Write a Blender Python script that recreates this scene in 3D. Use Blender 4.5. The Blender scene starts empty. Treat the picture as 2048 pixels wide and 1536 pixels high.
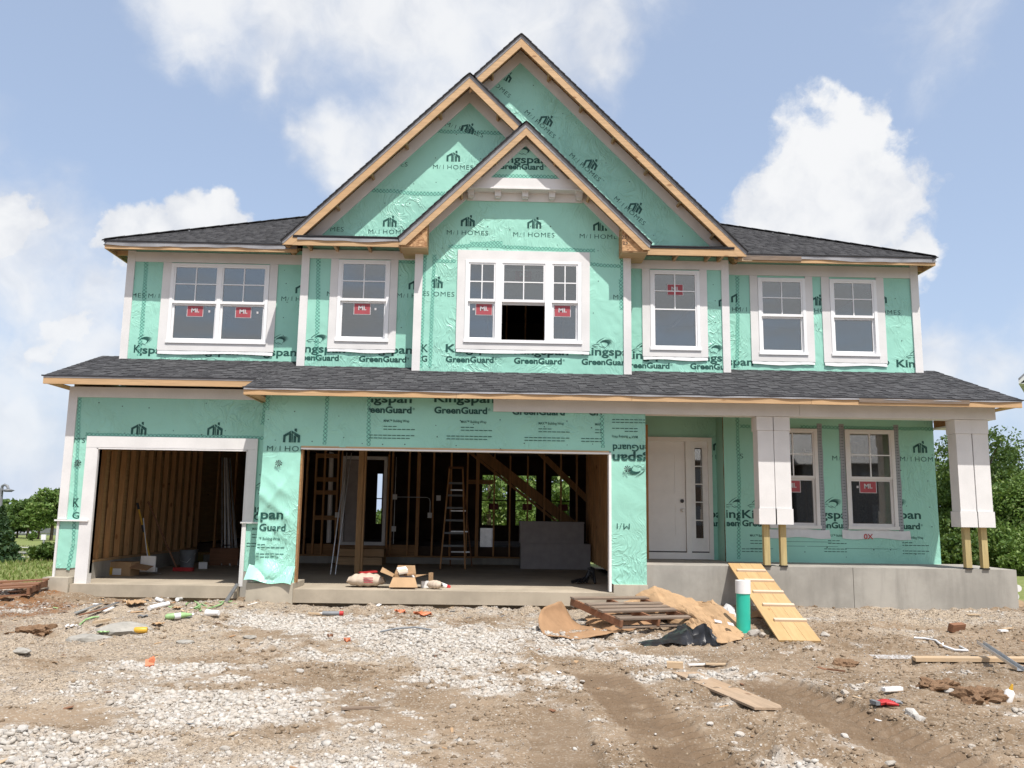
import bpy, bmesh, math, random
import numpy as np
from mathutils import Vector, Matrix
random.seed(7); rng = np.random.default_rng(7)
S = bpy.context.scene
COL = S.collection
R = math.radians

# ------------------------------------------------------------------ camera
CAM = np.array([0.0, -13.2, 1.36])
PITCH, ROLL, YAW, FPX = R(8.673), R(0.84), R(1.125), 1680.0
def cam_axes():
    f = np.array([math.sin(YAW)*math.cos(PITCH), math.cos(YAW)*math.cos(PITCH), math.sin(PITCH)])
    r = np.array([math.cos(YAW), -math.sin(YAW), 0.0]); u = np.cross(r, f)
    c, s = math.cos(ROLL), math.sin(ROLL)
    return c*r+s*u, c*u-s*r, f
AR, AU, AF = cam_axes()
cd = bpy.data.cameras.new('camera'); cam = bpy.data.objects.new('camera', cd); COL.objects.link(cam)
cd.sensor_width = 36; cd.lens = 36*FPX/2048; cd.clip_start = .05; cd.clip_end = 900
M = Matrix.Identity(4)
for i in range(3):
    M[i][0] = AR[i]; M[i][1] = AU[i]; M[i][2] = -AF[i]; M[i][3] = CAM[i]
cam.matrix_world = M; S.camera = cam
def ray(px, py): return AF + AR*(px-1024)/FPX - AU*(py-768)/FPX
def at(px, py, Y):
    """point of the wall plane y = Y seen at a measured picture position, as (x, z)"""
    d = ray(px, py); p = CAM + d*((Y-CAM[1])/d[1]); return p[0], p[2]

# ------------------------------------------------------------------ light
SUN_EL, SUN_AZ = R(61.5), R(25)          # azimuth from the street side (-Y) towards +X
sd = Vector((math.sin(SUN_AZ)*math.cos(SUN_EL), -math.cos(SUN_AZ)*math.cos(SUN_EL), math.sin(SUN_EL)))
sl = bpy.data.lights.new('sun', 'SUN'); sl.energy = 3.1; sl.angle = R(.6); sl.color = (1, .955, .9)
so = bpy.data.objects.new('sun', sl); COL.objects.link(so)
so.rotation_euler = sd.to_track_quat('Z', 'Y').to_euler()
vs = S.view_settings; vs.view_transform = 'Standard'; vs.look = 'None'; vs.gamma = 1; vs.exposure = 0.80; vs.use_curve_mapping = False

class NT:
    def __init__(s, tree): s.t = tree; s.n = tree.nodes; s.l = tree.links; s.n.clear()
    def add(s, typ, ins=None, **kw):
        nd = s.n.new(typ)
        for k, v in kw.items(): setattr(nd, k, v)
        for k, v in (ins or {}).items(): s.put(nd.inputs[k], v)
        return nd
    def put(s, sock, v):
        if isinstance(v, bpy.types.NodeSocket): s.l.new(v, sock)
        elif isinstance(v, bpy.types.Node): s.l.new(v.outputs[0], sock)
        else:
            if isinstance(v, tuple) and len(v) == 3 and sock.type == 'RGBA': v = (*v, 1)
            sock.default_value = v
    def m(s, op, a, b=None, c=None, clamp=False):
        nd = s.n.new('ShaderNodeMath'); nd.operation = op; nd.use_clamp = clamp
        for i, v in enumerate((a, b, c)):
            if v is not None: s.put(nd.inputs[i], v)
        return nd.outputs[0]
    def vm(s, op, a, b=None):
        nd = s.n.new('ShaderNodeVectorMath'); nd.operation = op
        s.put(nd.inputs[0], a)
        if b is not None: s.put(nd.inputs[3 if op == 'SCALE' else 1], b)
        return nd.outputs['Value' if op in ('DISTANCE', 'LENGTH', 'DOT_PRODUCT') else 'Vector']
    def mix(s, f, a, b, blend='MIX'):
        nd = s.n.new('ShaderNodeMix'); nd.data_type = 'RGBA'; nd.blend_type = blend
        s.put(nd.inputs[0], f); s.put(nd.inputs[6], a); s.put(nd.inputs[7], b); return nd.outputs[2]
    def ramp(s, f, lo, hi, a=0.0, b=1.0, smooth=True):
        nd = s.n.new('ShaderNodeMapRange'); nd.interpolation_type = 'SMOOTHSTEP' if smooth else 'LINEAR'
        for k, v in (('Value', f), ('From Min', lo), ('From Max', hi), ('To Min', a), ('To Max', b)): s.put(nd.inputs[k], v)
        return nd.outputs[0]
    def noise(s, vec, scale, detail=3, rough=.55, dist=0.0):
        nd = s.add('ShaderNodeTexNoise', {'Vector': vec, 'Scale': scale, 'Detail': detail, 'Roughness': rough, 'Distortion': dist}); return nd.outputs['Fac']
    def mapping(s, vec, scale=(1, 1, 1), rot=(0, 0, 0), loc=(0, 0, 0)):
        return s.add('ShaderNodeMapping', {'Vector': vec, 'Scale': scale, 'Rotation': rot, 'Location': loc}).outputs[0]

# ------------------------------------------------------------------ sky with clouds
w = bpy.data.worlds.new('World'); S.world = w; w.use_nodes = True
n = NT(w.node_tree)
sky = n.add('ShaderNodeTexSky', sky_type='NISHITA', sun_disc=False, sun_elevation=SUN_EL, sun_rotation=math.pi-SUN_AZ)
sky.air_density = 1.0; sky.dust_density = 2.6; sky.ozone_density = 1.6; sky.altitude = 250
tc = n.add('ShaderNodeTexCoord').outputs['Generated']
dn = n.vm('NORMALIZE', tc)
def cvec(scale, det):
    nd = n.add('ShaderNodeTexNoise', {'Vector': dn, 'Scale': scale, 'Detail': det, 'Roughness': .58}); return n.vm('SUBTRACT', nd.outputs['Color'], (.5, .5, .5))
w1 = n.vm('SCALE', cvec(7, 3), .11); w2 = n.vm('SCALE', cvec(24, 5), .05)
soft_dir = n.vm('ADD', dn, w1); warp = n.vm('ADD', soft_dir, w2)
#  cloud puffs: (azimuth deg from +Y to +X, elevation deg, radius deg)
def sdir(az, el): return (math.sin(R(az))*math.cos(R(el)), math.cos(R(az))*math.cos(R(el)), math.sin(R(el)))
SOFT = [(-20.5, 30.6, 3.89), (-21.0, 28.5, 2.27), (-15.9, 31.3, 4.86), (-9.6, 31.8, 5.62), (-3.8, 31.4, 6.48), (1.7, 31.2, 5.83), (5.7, 31.5, 3.67), (6.8, 29.4, 2.38), (-0.1, 27.3, 5.94), (-5.5, 27.4, 4.54), (-16.4, 28.0, 1.84), (-12.1, 25.0, 2.38), (-9.9, 24.0, 3.13), (-7.2, 25.8, 4.21), (-10.6, 22.4, 1.94), (-14.1, 25.1, 1.4), (-5.0, 23.1, 4.21), (-0.3, 38.6, 9.61), (-18.5, 38.0, 7.56), (-30.5, 15.7, 4.1), (-29.5, 13.2, 3.78), (-27.5, 11.1, 4.21), (-29.2, 9.1, 3.56), (-25.8, 13.7, 3.56), (-26.0, 10.0, 4.0), (-29.2, 4.4, 5.4), (-26.9, 1.5, 3.89), (29.1, 10.1, 2.48), (31.6, 8.7, 2.92), (28.4, 8.3, 2.59), (36.6, 9.5, 4.86), (27.2, 12.1, 1.62), (-36.3, 16.5, 6.48), (30.1, 29.4, 2.2, 0.3)]
CRISP = [(23.8, 24.6, 2.44), (25.7, 22.4, 2.23), (21.4, 22.3, 3.18), (19.1, 20.1, 3.07), (17.5, 18.3, 2.76), (23.5, 19.6, 4.88), (20.3, 17.5, 4.35), (25.5, 18.2, 2.97), (27.0, 19.5, 1.59), (27.4, 16.4, 1.91), (15.8, 16.8, 2.12), (-30.7, 17.4, 2.12), (-29.4, 17.3, 1.17), (-31.4, 16.4, 2.44), (-24.0, 17.3, 1.59), (-24.8, 16.3, 1.48), (-22.3, 17.3, 1.8), (-20.2, 18.5, 1.59), (-18.5, 19.0, 1.38), (-18.9, 17.7, 2.01), (-21.6, 16.1, 2.01), (-26.9, 11.2, 1.91), (-28.4, 9.8, 1.59)]
def field(vec, blobs):
    acc = None
    for b in blobs:
        az, el, r = b[:3]; wt = b[3] if len(b) > 3 else 1.0
        d = n.vm('DISTANCE', vec, sdir(az, el)); v = n.m('MULTIPLY_ADD', d, -wt/(2*math.sin(R(r)/2)), wt)
        acc = v if acc is None else n.m('SMOOTH_MAX', acc, v, .35)
    return acc
fs = field(warp, SOFT); fc = field(warp, CRISP)
b1 = n.m('SUBTRACT', n.noise(n.vm('ADD', dn, w1), 8, 9, .62), .5); b2 = n.m('SUBTRACT', n.noise(n.vm('ADD', dn, w2), 17, 9, .64), .5)
fs = n.m('ADD', fs, n.m('MULTIPLY', b1, 1.7)); fc = n.m('ADD', fc, n.m('ADD', n.m('MULTIPLY', b2, 1.15), n.m('MULTIPLY', b1, .45)))
sep = n.add('ShaderNodeSeparateXYZ', {'Vector': dn})
zz = n.m('MAXIMUM', sep.outputs['Z'], .02)
plane = n.vm('SCALE', dn, n.m('DIVIDE', 1.0, n.m('ADD', zz, .12)))
amb = n.noise(plane, 1.5, 7, .6)
away = n.ramp(sep.outputs['Y'], .35, .72, 1.0, 0.0)
fa = n.m('MULTIPLY', n.ramp(amb, .38, .60), away)
ds = n.m('MULTIPLY', n.ramp(fs, -.34, .95), .92)
dcr = n.ramp(fc, -.08, .34)
dens = n.m('MAXIMUM', n.m('MAXIMUM', ds, dcr), fa, clamp=True)
shade = n.noise(n.vm('ADD', dn, w1), 9, 5, .6)
lit = n.ramp(n.m('ADD', shade, n.m('MAXIMUM', n.m('MULTIPLY', fc, .22), n.m('MULTIPLY', fs, .13))), .34, .70)
ccol = n.mix(lit, (.405, .425, .465), (.535, .54, .548))
bg1 = n.add('ShaderNodeBackground', {'Color': sky, 'Strength': .1})
# milky summer haze low over the horizon belongs to the sky itself
hz = n.m('POWER', n.m('SUBTRACT', 1.0, n.m('MAXIMUM', sep.outputs['Z'], 0.0), clamp=True), 7.0)
bgh = n.add('ShaderNodeBackground', {'Color': (.355, .425, .548), 'Strength': 1.0})
bg2 = n.add('ShaderNodeBackground', {'Color': ccol, 'Strength': 1.0})
thin = n.m('MULTIPLY_ADD', hz, .45, .46)
mx0 = n.add('ShaderNodeMixShader', {0: thin, 1: bg1, 2: bgh})
mx = n.add('ShaderNodeMixShader', {0: n.m('MULTIPLY', dens, n.m('MULTIPLY_ADD', hz, -.35, 1.0)), 1: mx0, 2: bg2})
out = n.add('ShaderNodeOutputWorld', {'Surface': mx})

# ------------------------------------------------------------------ numpy noise
def _h(ix, iy, seed):
    a = (ix.astype(np.int64)*374761393 + iy.astype(np.int64)*668265263 + seed*69069) & 0x7fffffff
    a = ((a ^ (a >> 13))*1274126177) & 0x7fffffff
    return ((a ^ (a >> 16)) & 0xffff)/65535.0
def vnoise(x, y, seed=0):
    x = np.asarray(x, float); y = np.asarray(y, float)
    ix = np.floor(x); iy = np.floor(y); fx = x-ix; fy = y-iy
    ux = fx*fx*fx*(fx*(fx*6-15)+10); uy = fy*fy*fy*(fy*(fy*6-15)+10)
    a = _h(ix, iy, seed); b = _h(ix+1, iy, seed); c = _h(ix, iy+1, seed); d = _h(ix+1, iy+1, seed)
    return (a+(b-a)*ux)*(1-uy)+(c+(d-c)*ux)*uy - .5
def fbm(x, y, seed=0, oct=4, gain=.5):
    s = 0; a = 1; f = 1
    for o in range(oct):
        s = s+a*vnoise(x*f+17.3*o, y*f-9.1*o, seed+o*13); a *= gain; f *= 2.03
    return s
def sstep(a, b, x):
    t = np.clip((x-a)/(b-a), 0, 1); return t*t*(3-2*t)

# ------------------------------------------------------------------ object helpers
def link(name, data, parent=None, loc=None, rot=None):
    o = bpy.data.objects.new(name, data); COL.objects.link(o)
    if parent: o.parent = parent
    if loc is not None: o.location = loc
    if rot is not None: o.rotation_euler = rot
    return o
def tag(o, label=None, cat=None, group=None, kind=None):
    if label: o['label'] = label
    if cat: o['category'] = cat
    if group: o['group'] = group
    if kind: o['kind'] = kind
    return o
def empty(name, loc=(0, 0, 0), rz=0.0, parent=None):
    o = link(name, None, parent, loc, (0, 0, rz)); o.empty_display_size = .2; return o
def np_mesh(name, V, F, smooth=False):
    """V (n,3); F (m,k) with one k"""
    V = np.asarray(V, np.float32); F = np.asarray(F, np.int32); me = bpy.data.meshes.new(name)
    me.vertices.add(len(V)); me.vertices.foreach_set('co', V.ravel())
    k = F.shape[1]; me.loops.add(F.size); me.loops.foreach_set('vertex_index', F.ravel())
    me.polygons.add(len(F)); me.polygons.foreach_set('loop_start', np.arange(0, F.size, k, dtype=np.int32))
    me.polygons.foreach_set('loop_total', np.full(len(F), k, np.int32))
    me.update(calc_edges=True)
    if smooth: me.polygons.foreach_set('use_smooth', np.ones(len(F), bool))
    return me
class MB:
    """collects boxes, prisms, tubes; build() links them as ONE mesh object"""
    def __init__(s): s.v = []; s.f = []; s.mi = []; s.sm = []
    def face(s, pts, mi=0, sm=False):
        b = len(s.v); s.v += [tuple(p) for p in pts]; s.f.append(tuple(range(b, b+len(pts)))); s.mi.append(mi); s.sm.append(sm)
    def box(s, x0, x1, y0, y1, z0, z1, mi=0):
        if x0 > x1: x0, x1 = x1, x0
        if y0 > y1: y0, y1 = y1, y0
        if z0 > z1: z0, z1 = z1, z0
        b = len(s.v); s.v += [(x, y, z) for z in (z0, z1) for y in (y0, y1) for x in (x0, x1)]
        for q in ((0, 2, 3, 1), (4, 5, 7, 6), (0, 1, 5, 4), (2, 6, 7, 3), (0, 4, 6, 2), (1, 3, 7, 5)):
            s.f.append(tuple(b+i for i in q)); s.mi.append(mi); s.sm.append(False)
        return s
    def prism(s, poly, y0, y1, mi=0):
        """poly: (x,z) outline, extruded from y0 to y1"""
        a = sum(poly[i][0]*poly[(i+1) % len(poly)][1]-poly[(i+1) % len(poly)][0]*poly[i][1] for i in range(len(poly)))
        if a < 0: poly = poly[::-1]
        b = len(s.v); k = len(poly)
        s.v += [(x, y0, z) for x, z in poly]+[(x, y1, z) for x, z in poly]
        s.f.append(tuple(range(b, b+k))); s.f.append(tuple(range(b+2*k-1, b+k-1, -1))); s.mi += [mi, mi]; s.sm += [False]*2
        for i in range(k):
            j = (i+1) % k; s.f.append((b+i, b+k+i, b+k+j, b+j)); s.mi.append(mi); s.sm.append(False)
        return s
    def obox(s, c, ax, ay, az, mi=0):
        """box round centre c with half-axis vectors ax, ay, az"""
        c, ax, ay, az = (Vector(q) for q in (c, ax, ay, az)); b = len(s.v)
        s.v += [tuple(c+ax*i+ay*j+az*k) for k in (-1, 1) for j in (-1, 1) for i in (-1, 1)]
        for q in ((0, 2, 3, 1), (4, 5, 7, 6), (0, 1, 5, 4), (2, 6, 7, 3), (0, 4, 6, 2), (1, 3, 7, 5)):
            s.f.append(tuple(b+i for i in q)); s.mi.append(mi); s.sm.append(False)
        return s
    def bar(s, p, q, wd, th, up=(0, 0, 1), mi=0):
        p = Vector(p); q = Vector(q); d = q-p; L = d.length; d.normalize(); u = Vector(up); sdv = d.cross(u)
        if sdv.length < 1e-4: sdv = Vector((1, 0, 0))
        sdv.normalize(); u = sdv.cross(d); return s.obox((p+q)/2, sdv*wd/2, d*L/2, u*th/2, mi)
    def tube(s, path, r, k=10, mi=0, cap=True, sm=True):
        P = [Vector(p) for p in path]; rs = r if isinstance(r, (list, tuple)) else [r]*len(P); b = len(s.v); prev = None
        for i, p in enumerate(P):
            t = (P[min(i+1, len(P)-1)]-P[max(i-1, 0)]).normalized()
            if prev is None: a = t.orthogonal().normalized()
            else:
                a = prev-t*prev.dot(t); a = a.normalized() if a.length > 1e-5 else t.orthogonal().normalized()
            prev = a; c = t.cross(a)
            for j in range(k):
                th = 2*math.pi*j/k; s.v.append(tuple(p+(a*math.cos(th)+c*math.sin(th))*rs[i]))
        for i in range(len(P)-1):
            for j in range(k):
                j2 = (j+1) % k; s.f.append((b+i*k+j, b+i*k+j2, b+(i+1)*k+j2, b+(i+1)*k+j)); s.mi.append(mi); s.sm.append(sm)
        if cap:
            e = b+(len(P)-1)*k; q = len(s.v); s.v += s.v[b:b+k]+s.v[e:e+k]
            s.f.append(tuple(q+j for j in range(k-1, -1, -1))); s.f.append(tuple(q+k+j for j in range(k))); s.mi += [mi]*2; s.sm += [False]*2
        return s
    def sheet(s, fn, nu, nv, mi=0, sm=True, th=0.0):
        """fn(u,v)->point; a (nu x nv) grid, doubled with thickness th"""
        b = len(s.v)
        P = [[Vector(fn(i/nu, j/nv)) for j in range(nv+1)] for i in range(nu+1)]
        s.v += [tuple(P[i][j]) for i in range(nu+1) for j in range(nv+1)]
        idx = lambda i, j, o=0: b+o+i*(nv+1)+j
        for i in range(nu):
            for j in range(nv): s.f.append((idx(i, j), idx(i+1, j), idx(i+1, j+1), idx(i, j+1))); s.mi.append(mi); s.sm.append(sm)
        if th:
            o = (nu+1)*(nv+1)
            for i in range(nu+1):
                for j in range(nv+1):
                    du = P[min(i+1, nu)][j]-P[max(i-1, 0)][j]; dv = P[i][min(j+1, nv)]-P[i][max(j-1, 0)]
                    nn = du.cross(dv); nn = nn.normalized() if nn.length > 1e-9 else Vector((0, 0, 1))
                    s.v.append(tuple(P[i][j]-nn*th))
            for i in range(nu):
                for j in range(nv): s.f.append((idx(i, j, o), idx(i, j+1, o), idx(i+1, j+1, o), idx(i+1, j, o))); s.mi.append(mi); s.sm.append(sm)
            for i in range(nu):
                for j in (0, nv):
                    q = (idx(i, j), idx(i, j, o), idx(i+1, j, o), idx(i+1, j)); s.f.append(q if j == 0 else q[::-1]); s.mi.append(mi); s.sm.append(False)
            for j in range(nv):
                for i in (0, nu):
                    q = (idx(i, j), idx(i, j+1), idx(i, j+1, o), idx(i, j, o)); s.f.append(q if i == 0 else q[::-1]); s.mi.append(mi); s.sm.append(False)
        return s
    def mesh(s, name, mats):
        me = bpy.data.meshes.new(name); me.from_pydata(s.v, [], s.f)
        for mt in (mats if isinstance(mats, (list, tuple)) else [mats]): me.materials.append(mt)
        me.polygons.foreach_set('material_index', s.mi); me.polygons.foreach_set('use_smooth', s.sm); me.update(); return me
    def build(s, name, mats, parent=None, loc=None, rot=None):
        return link(name, s.mesh(name, mats), parent, loc, rot)

# ------------------------------------------------------------------ materials
def new_mat(name):
    m_ = bpy.data.materials.new(name); m_.use_nodes = True; return m_, NT(m_.node_tree)
def finish(m_, nt, col, rough=.6, spec=.35, bump=None, bstr=.3, bdist=.01, metal=0.0, extra=None):
    ins = {'Base Color': col, 'Roughness': rough, 'Specular IOR Level': spec, 'Metallic': metal}
    if bump is not None: ins['Normal'] = nt.add('ShaderNodeBump', {'Height': bump, 'Strength': bstr, 'Distance': bdist}).outputs[0]
    if extra: ins.update(extra)
    p = nt.add('ShaderNodeBsdfPrincipled', ins); nt.add('ShaderNodeOutputMaterial', {'Surface': p.outputs[0]}); return m_
def plain(name, col, rough=.55, spec=.4, var=.12, scale=6, bump=.15, metal=0.0, fine=90):
    m_, t = new_mat(name); o = t.add('ShaderNodeTexCoord').outputs['Object']
    a = t.noise(o, scale, 4); b = t.noise(o, fine, 2)
    f = t.m('MULTIPLY_ADD', a, .8, t.m('MULTIPLY', b, .3))
    c = t.mix(t.ramp(f, .3, .75), tuple(x*(1-var) for x in col), tuple(min(x*(1+var), .95) for x in col))
    return finish(m_, t, c, rough, spec, b, bump, .004, metal)
def wood(name, col, axis=0, dark=.55, rough=.65, knots=True, gs=26):
    m_, t = new_mat(name); tcn = t.add('ShaderNodeTexCoord').outputs['Object']
    oi = t.add('ShaderNodeObjectInfo').outputs['Random']
    o = t.vm('ADD', tcn, t.add('ShaderNodeCombineXYZ', {0: t.m('MULTIPLY', oi, 31.7), 1: t.m('MULTIPLY', oi, 17.1), 2: t.m('MULTIPLY', oi, 11.3)}).outputs[0])
    sc = [1, 1, 1]; sc[axis] = .07
    g = t.noise(t.mapping(o, tuple(sc)), gs, 5, .6, .6); g2 = t.noise(t.mapping(o, tuple(sc)), gs*4, 2)
    big = t.noise(o, 1.3, 3)
    f = t.ramp(t.m('ADD', t.m('MULTIPLY', g, .75), t.m('MULTIPLY', g2, .25)), .36, .66)
    c = t.mix(f, tuple(x*dark for x in col), col)
    c = t.mix(t.ramp(big, .38, .7, 0, .45), c, tuple(x*y for x, y in zip(col, (.82, .72, .6))))
    c = t.mix(t.m('MULTIPLY_ADD', oi, .30, 0.0), c, tuple(x*.62 for x in col))
    if knots:
        sc2 = [1, 1, 1]; sc2[axis] = .45
        v = t.add('ShaderNodeTexVoronoi', {'Vector': t.mapping(o, tuple(sc2)), 'Scale': 4.2, 'Randomness': 1.0}).outputs['Distance']
        c = t.mix(t.ramp(v, .05, .13, .75, 0), c, tuple(x*y for x, y in zip(col, (.36, .25, .18))))
    return finish(m_, t, c, rough, .3, g, .25, .004)
def wrap_mat(name, col, bs=.5):
    m_, t = new_mat(name); o = t.add('ShaderNodeTexCoord').outputs['Object']
    wv = t.add('ShaderNodeTexNoise', {'Vector': o, 'Scale': 1.3, 'Detail': 2}).outputs['Color']
    od = t.vm('ADD', o, t.vm('SCALE', t.vm('SUBTRACT', wv, (.5, .5, .5)), 1.1))
    def creases(rot, sc): return t.m('POWER', t.m('SUBTRACT', 1.0, t.m('MULTIPLY', t.m('ABSOLUTE', t.m('SUBTRACT', t.noise(t.mapping(od, (1, 1, .13), (0, R(rot), 0)), sc, 2, .5), .5)), 6.0), clamp=True), 4.0)
    k1, k2, k3 = creases(38, 7), creases(-52, 9), creases(8, 13)
    amt = t.ramp(t.noise(o, .9, 3), .42, .70); low = t.noise(t.mapping(od, (1, 1, .5)), 2.6, 2)
    cr = t.m('MULTIPLY', t.m('ADD', t.m('ADD', k1, k2), t.m('MULTIPLY', k3, .5)), amt)
    hh = t.m('ADD', t.m('MULTIPLY', cr, .5), t.m('MULTIPLY', low, .9)); hh = t.m('ADD', hh, t.m('MULTIPLY', t.noise(od, 17, 2), .10))
    big = t.noise(o, .55, 3); stain = t.noise(t.mapping(o, (1, 1, .35)), 3.2, 5, .65)
    c = t.mix(t.ramp(big, .3, .72), tuple(x*.92 for x in col), tuple(min(1, x*1.06) for x in col))
    c = t.mix(t.ramp(stain, .6, .85, 0, .22), c, (.42, .56, .47))
    return finish(m_, t, c, t.ramp(big, .3, .7, .30, .42), .45, hh, bs, .036)
def foliage(name, a, b, c3):
    m_, t = new_mat(name); g = t.add('ShaderNodeNewGeometry').outputs['Random Per Island']
    cr = t.mix(t.ramp(g, 0, 1, 0, 1, False), a, b); cr = t.mix(t.ramp(g, .75, 1.0), cr, c3)
    p = t.add('ShaderNodeBsdfPrincipled', {'Base Color': cr, 'Roughness': .55, 'Specular IOR Level': .3})
    tr = t.add('ShaderNodeBsdfTranslucent', {'Color': t.mix(.5, cr, (.16, .22, .02))})
    mxs = t.add('ShaderNodeMixShader', {0: .3, 1: p.outputs[0], 2: tr.outputs[0]})
    t.add('ShaderNodeOutputMaterial', {'Surface': mxs}); return m_
def island(name, cols, rough=.85, bump=40):
    m_, t = new_mat(name); g = t.add('ShaderNodeNewGeometry').outputs['Random Per Island']
    oi = t.add('ShaderNodeObjectInfo').outputs['Random']
    rmp = t.add('ShaderNodeValToRGB'); t.put(rmp.inputs[0], t.m('FRACT', t.m('ADD', g, oi)))
    el = rmp.color_ramp.elements
    while len(el) < len(cols): el.new(.5)
    for i, c in enumerate(cols): el[i].position = i/(len(cols)-1); el[i].color = (*c, 1)
    o = t.add('ShaderNodeTexCoord').outputs['Object']; nz = t.noise(o, bump, 4)
    c = t.mix(t.ramp(nz, .3, .7, .0, .3), rmp.outputs[0], (.3, .24, .17))
    return finish(m_, t, c, rough, .25, nz, .5, .01)
def concrete(name, col, streak=.5):
    m_, t = new_mat(name); o = t.add('ShaderNodeTexCoord').outputs['Object']
    a = t.noise(o, 1.4, 6, .62); b = t.noise(t.mapping(o, (1, 1, .14)), 5, 4, .6); f = t.noise(o, 70, 3)
    c = t.mix(t.ramp(a, .32, .7), tuple(x*.82 for x in col), tuple(x*1.1 for x in col))
    c = t.mix(t.ramp(b, .46, .74, 0, streak), c, tuple(x*.55 for x in col))
    c = t.mix(t.ramp(f, .62, .8, 0, .25), c, tuple(x*.6 for x in col))
    return finish(m_, t, c, .85, .25, f, .35, .004)

MT = {}
MT['wrap'] = wrap_mat('house_wrap', (.325, .645, .525))
MT['ink'] = plain('wrap_ink', (.012, .075, .06), .5, .4, .3, 9)
MT['trim'] = plain('primed_trim', (.715, .70, .685), .55, .35, .07, 2.3, .3, 0, 60)
MT['vinyl'] = plain('white_vinyl', (.84, .84, .84), .35, .45, .02)
MT['flash'] = plain('white_flashing', (.66, .665, .67), .35, .5, .08)
MT['pineX'] = wood('pine_along_x', (.66, .44, .245), 0, .72)
MT['pineY'] = wood('pine_along_y', (.60, .40, .22), 1, .72)
MT['studlit'] = wood('stud_daylit', (.60, .35, .165), 2, .68, .7)  # left garage wall studs: daylight from the opening is put into their colour
MT['pineZ'] = wood('pine_upright', (.56, .34, .165), 2, .68)
MT['stud'] = wood('stud_spruce', (.62, .34, .155), 2, .62, .75)
MT['studX'] = wood('stud_spruce_flat', (.46, .26, .125), 0, .62, .75)
MT['treated'] = wood('treated_post', (.56, .45, .22), 2, .7)
MT['oldwood'] = wood('weathered_board', (.29, .225, .175), 0, .55, .8)
MT['oldpale'] = wood('worn_strand_board', (.47, .345, .235), 0, .7, .8)
MT['oldred'] = wood('reddish_block', (.30, .15, .085), 0, .6, .8)
MT['ply'] = wood('pine_plywood', (.60, .41, .20), 1, .8, .6)
MT['palewood'] = wood('pale_scrap', (.62, .47, .31), 0, .75)
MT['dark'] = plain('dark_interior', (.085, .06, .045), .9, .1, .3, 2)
MT['under'] = plain('roof_underlayment', (.235, .235, .245), .6, .3, .2, 3)
MT['edgeblack'] = plain('drip_edge', (.03, .03, .034), .5, .4, .2)
MT['sh'] = [plain('shingle_'+q, c, .95, .12, .34, 35, 1.0, 0, 260) for q, c in (('charcoal', (.052, .052, .055)), ('slate', (.064, .064, .067)), ('ash', (.076, .076, .079)))]
MT['concrete'] = concrete('porch_concrete', (.37, .35, .31), .42)
MT['pier'] = concrete('footing_concrete', (.47, .42, .335), .35)
MT['slabfloor'] = concrete('garage_floor', (.43, .37, .285), .1)
MT['steel'] = plain('galvanised_steel', (.55, .56, .57), .35, .5, .15, 8, .1, .8)
MT['white'] = plain('white_paint', (.80, .79, .77), .5, .4, .05)
MT['door'] = plain('door_paint', (.82, .815, .78), .5, .4, .03)
MT['black'] = plain('black_plastic', (.016, .016, .018), .32, .5, .3, 12)
MT['card'] = plain('cardboard', (.42, .275, .155), .8, .2, .12, 5, .3)
MT['carddark'] = plain('cardboard_inside', (.33, .20, .11), .85, .2, .15, 5)
MT['red'] = plain('red_plastic', (.42, .028, .028), .45, .4, .2)
MT['redlabel'] = plain('window_label', (.38, .075, .09), .5, .35, .06)
MT['labelwhite'] = plain('label_print', (.55, .53, .54), .5, .3, .02)
MT['orange'] = plain('orange_plastic', (.60, .19, .09), .5, .4, .2)
MT['teal'] = plain('teal_pipe', (.03, .46, .335), .42, .4, .06)
MT['green'] = plain('lime_plastic', (.29, .46, .20), .45, .4, .25)
MT['yellow'] = plain('yellow_plastic', (.62, .36, .04), .45, .4, .15)
MT['grey'] = plain('grey_plastic', (.20, .21, .22), .5, .35, .2)
MT['paper'] = plain('kraft_bag', (.52, .43, .34), .85, .2, .14, 7)
MT['boxgrey'] = plain('grey_carton', (.38, .345, .335), .8, .2, .1)
def glass(name, k, tint):
    m_, t = new_mat(name)
    fr = t.add('ShaderNodeFresnel', {'IOR': 1.5}); f = t.m('MULTIPLY_ADD', fr.outputs[0], 1.6, k, clamp=True)
    gl = t.add('ShaderNodeBsdfGlossy', {'Color': (.97, .94, .885), 'Roughness': .02})
    trn = t.add('ShaderNodeBsdfTransparent', {'Color': tint})
    mxs = t.add('ShaderNodeMixShader', {0: f, 1: trn.outputs[0], 2: gl.outputs[0]}); t.add('ShaderNodeOutputMaterial', {'Surface': mxs}); return m_
MT['glass'] = glass('window_glass', .14, (.66, .69, .69))
MT['film'] = plain('insect_screen', (.10, .105, .115), .8, .2, .05)
def film():
    m_, t = new_mat('clear_film'); o = t.add('ShaderNodeTexCoord').outputs['Object']; nz = t.noise(o, 30, 3)
    p = t.add('ShaderNodeBsdfPrincipled', {'Base Color': (.72, .72, .72, 1), 'Roughness': .25, 'Specular IOR Level': .6}); tr = t.add('ShaderNodeBsdfTransparent')
    t.add('ShaderNodeOutputMaterial', {'Surface': t.add('ShaderNodeMixShader', {0: t.ramp(nz, .3, .7, .12, .6), 1: tr.outputs[0], 2: p.outputs[0]})}); return m_
MT['clear'] = film()
def osb():
    m_, t = new_mat('strand_board'); o = t.add('ShaderNodeTexCoord').outputs['Object']
    v = t.add('ShaderNodeTexVoronoi', {'Vector': t.mapping(o, (1, 1, 2.2), (0, .6, .3)), 'Scale': 26.0, 'Randomness': 1.0})
    hs = t.noise(v.outputs['Position'], 40, 1)
    c = t.mix(t.ramp(hs, .3, .7), (.30, .15, .07), (.60, .38, .2))
    return finish(m_, t, c, .75, .25, v.outputs['Distance'], .2, .004)
MT['osb'] = osb()
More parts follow.
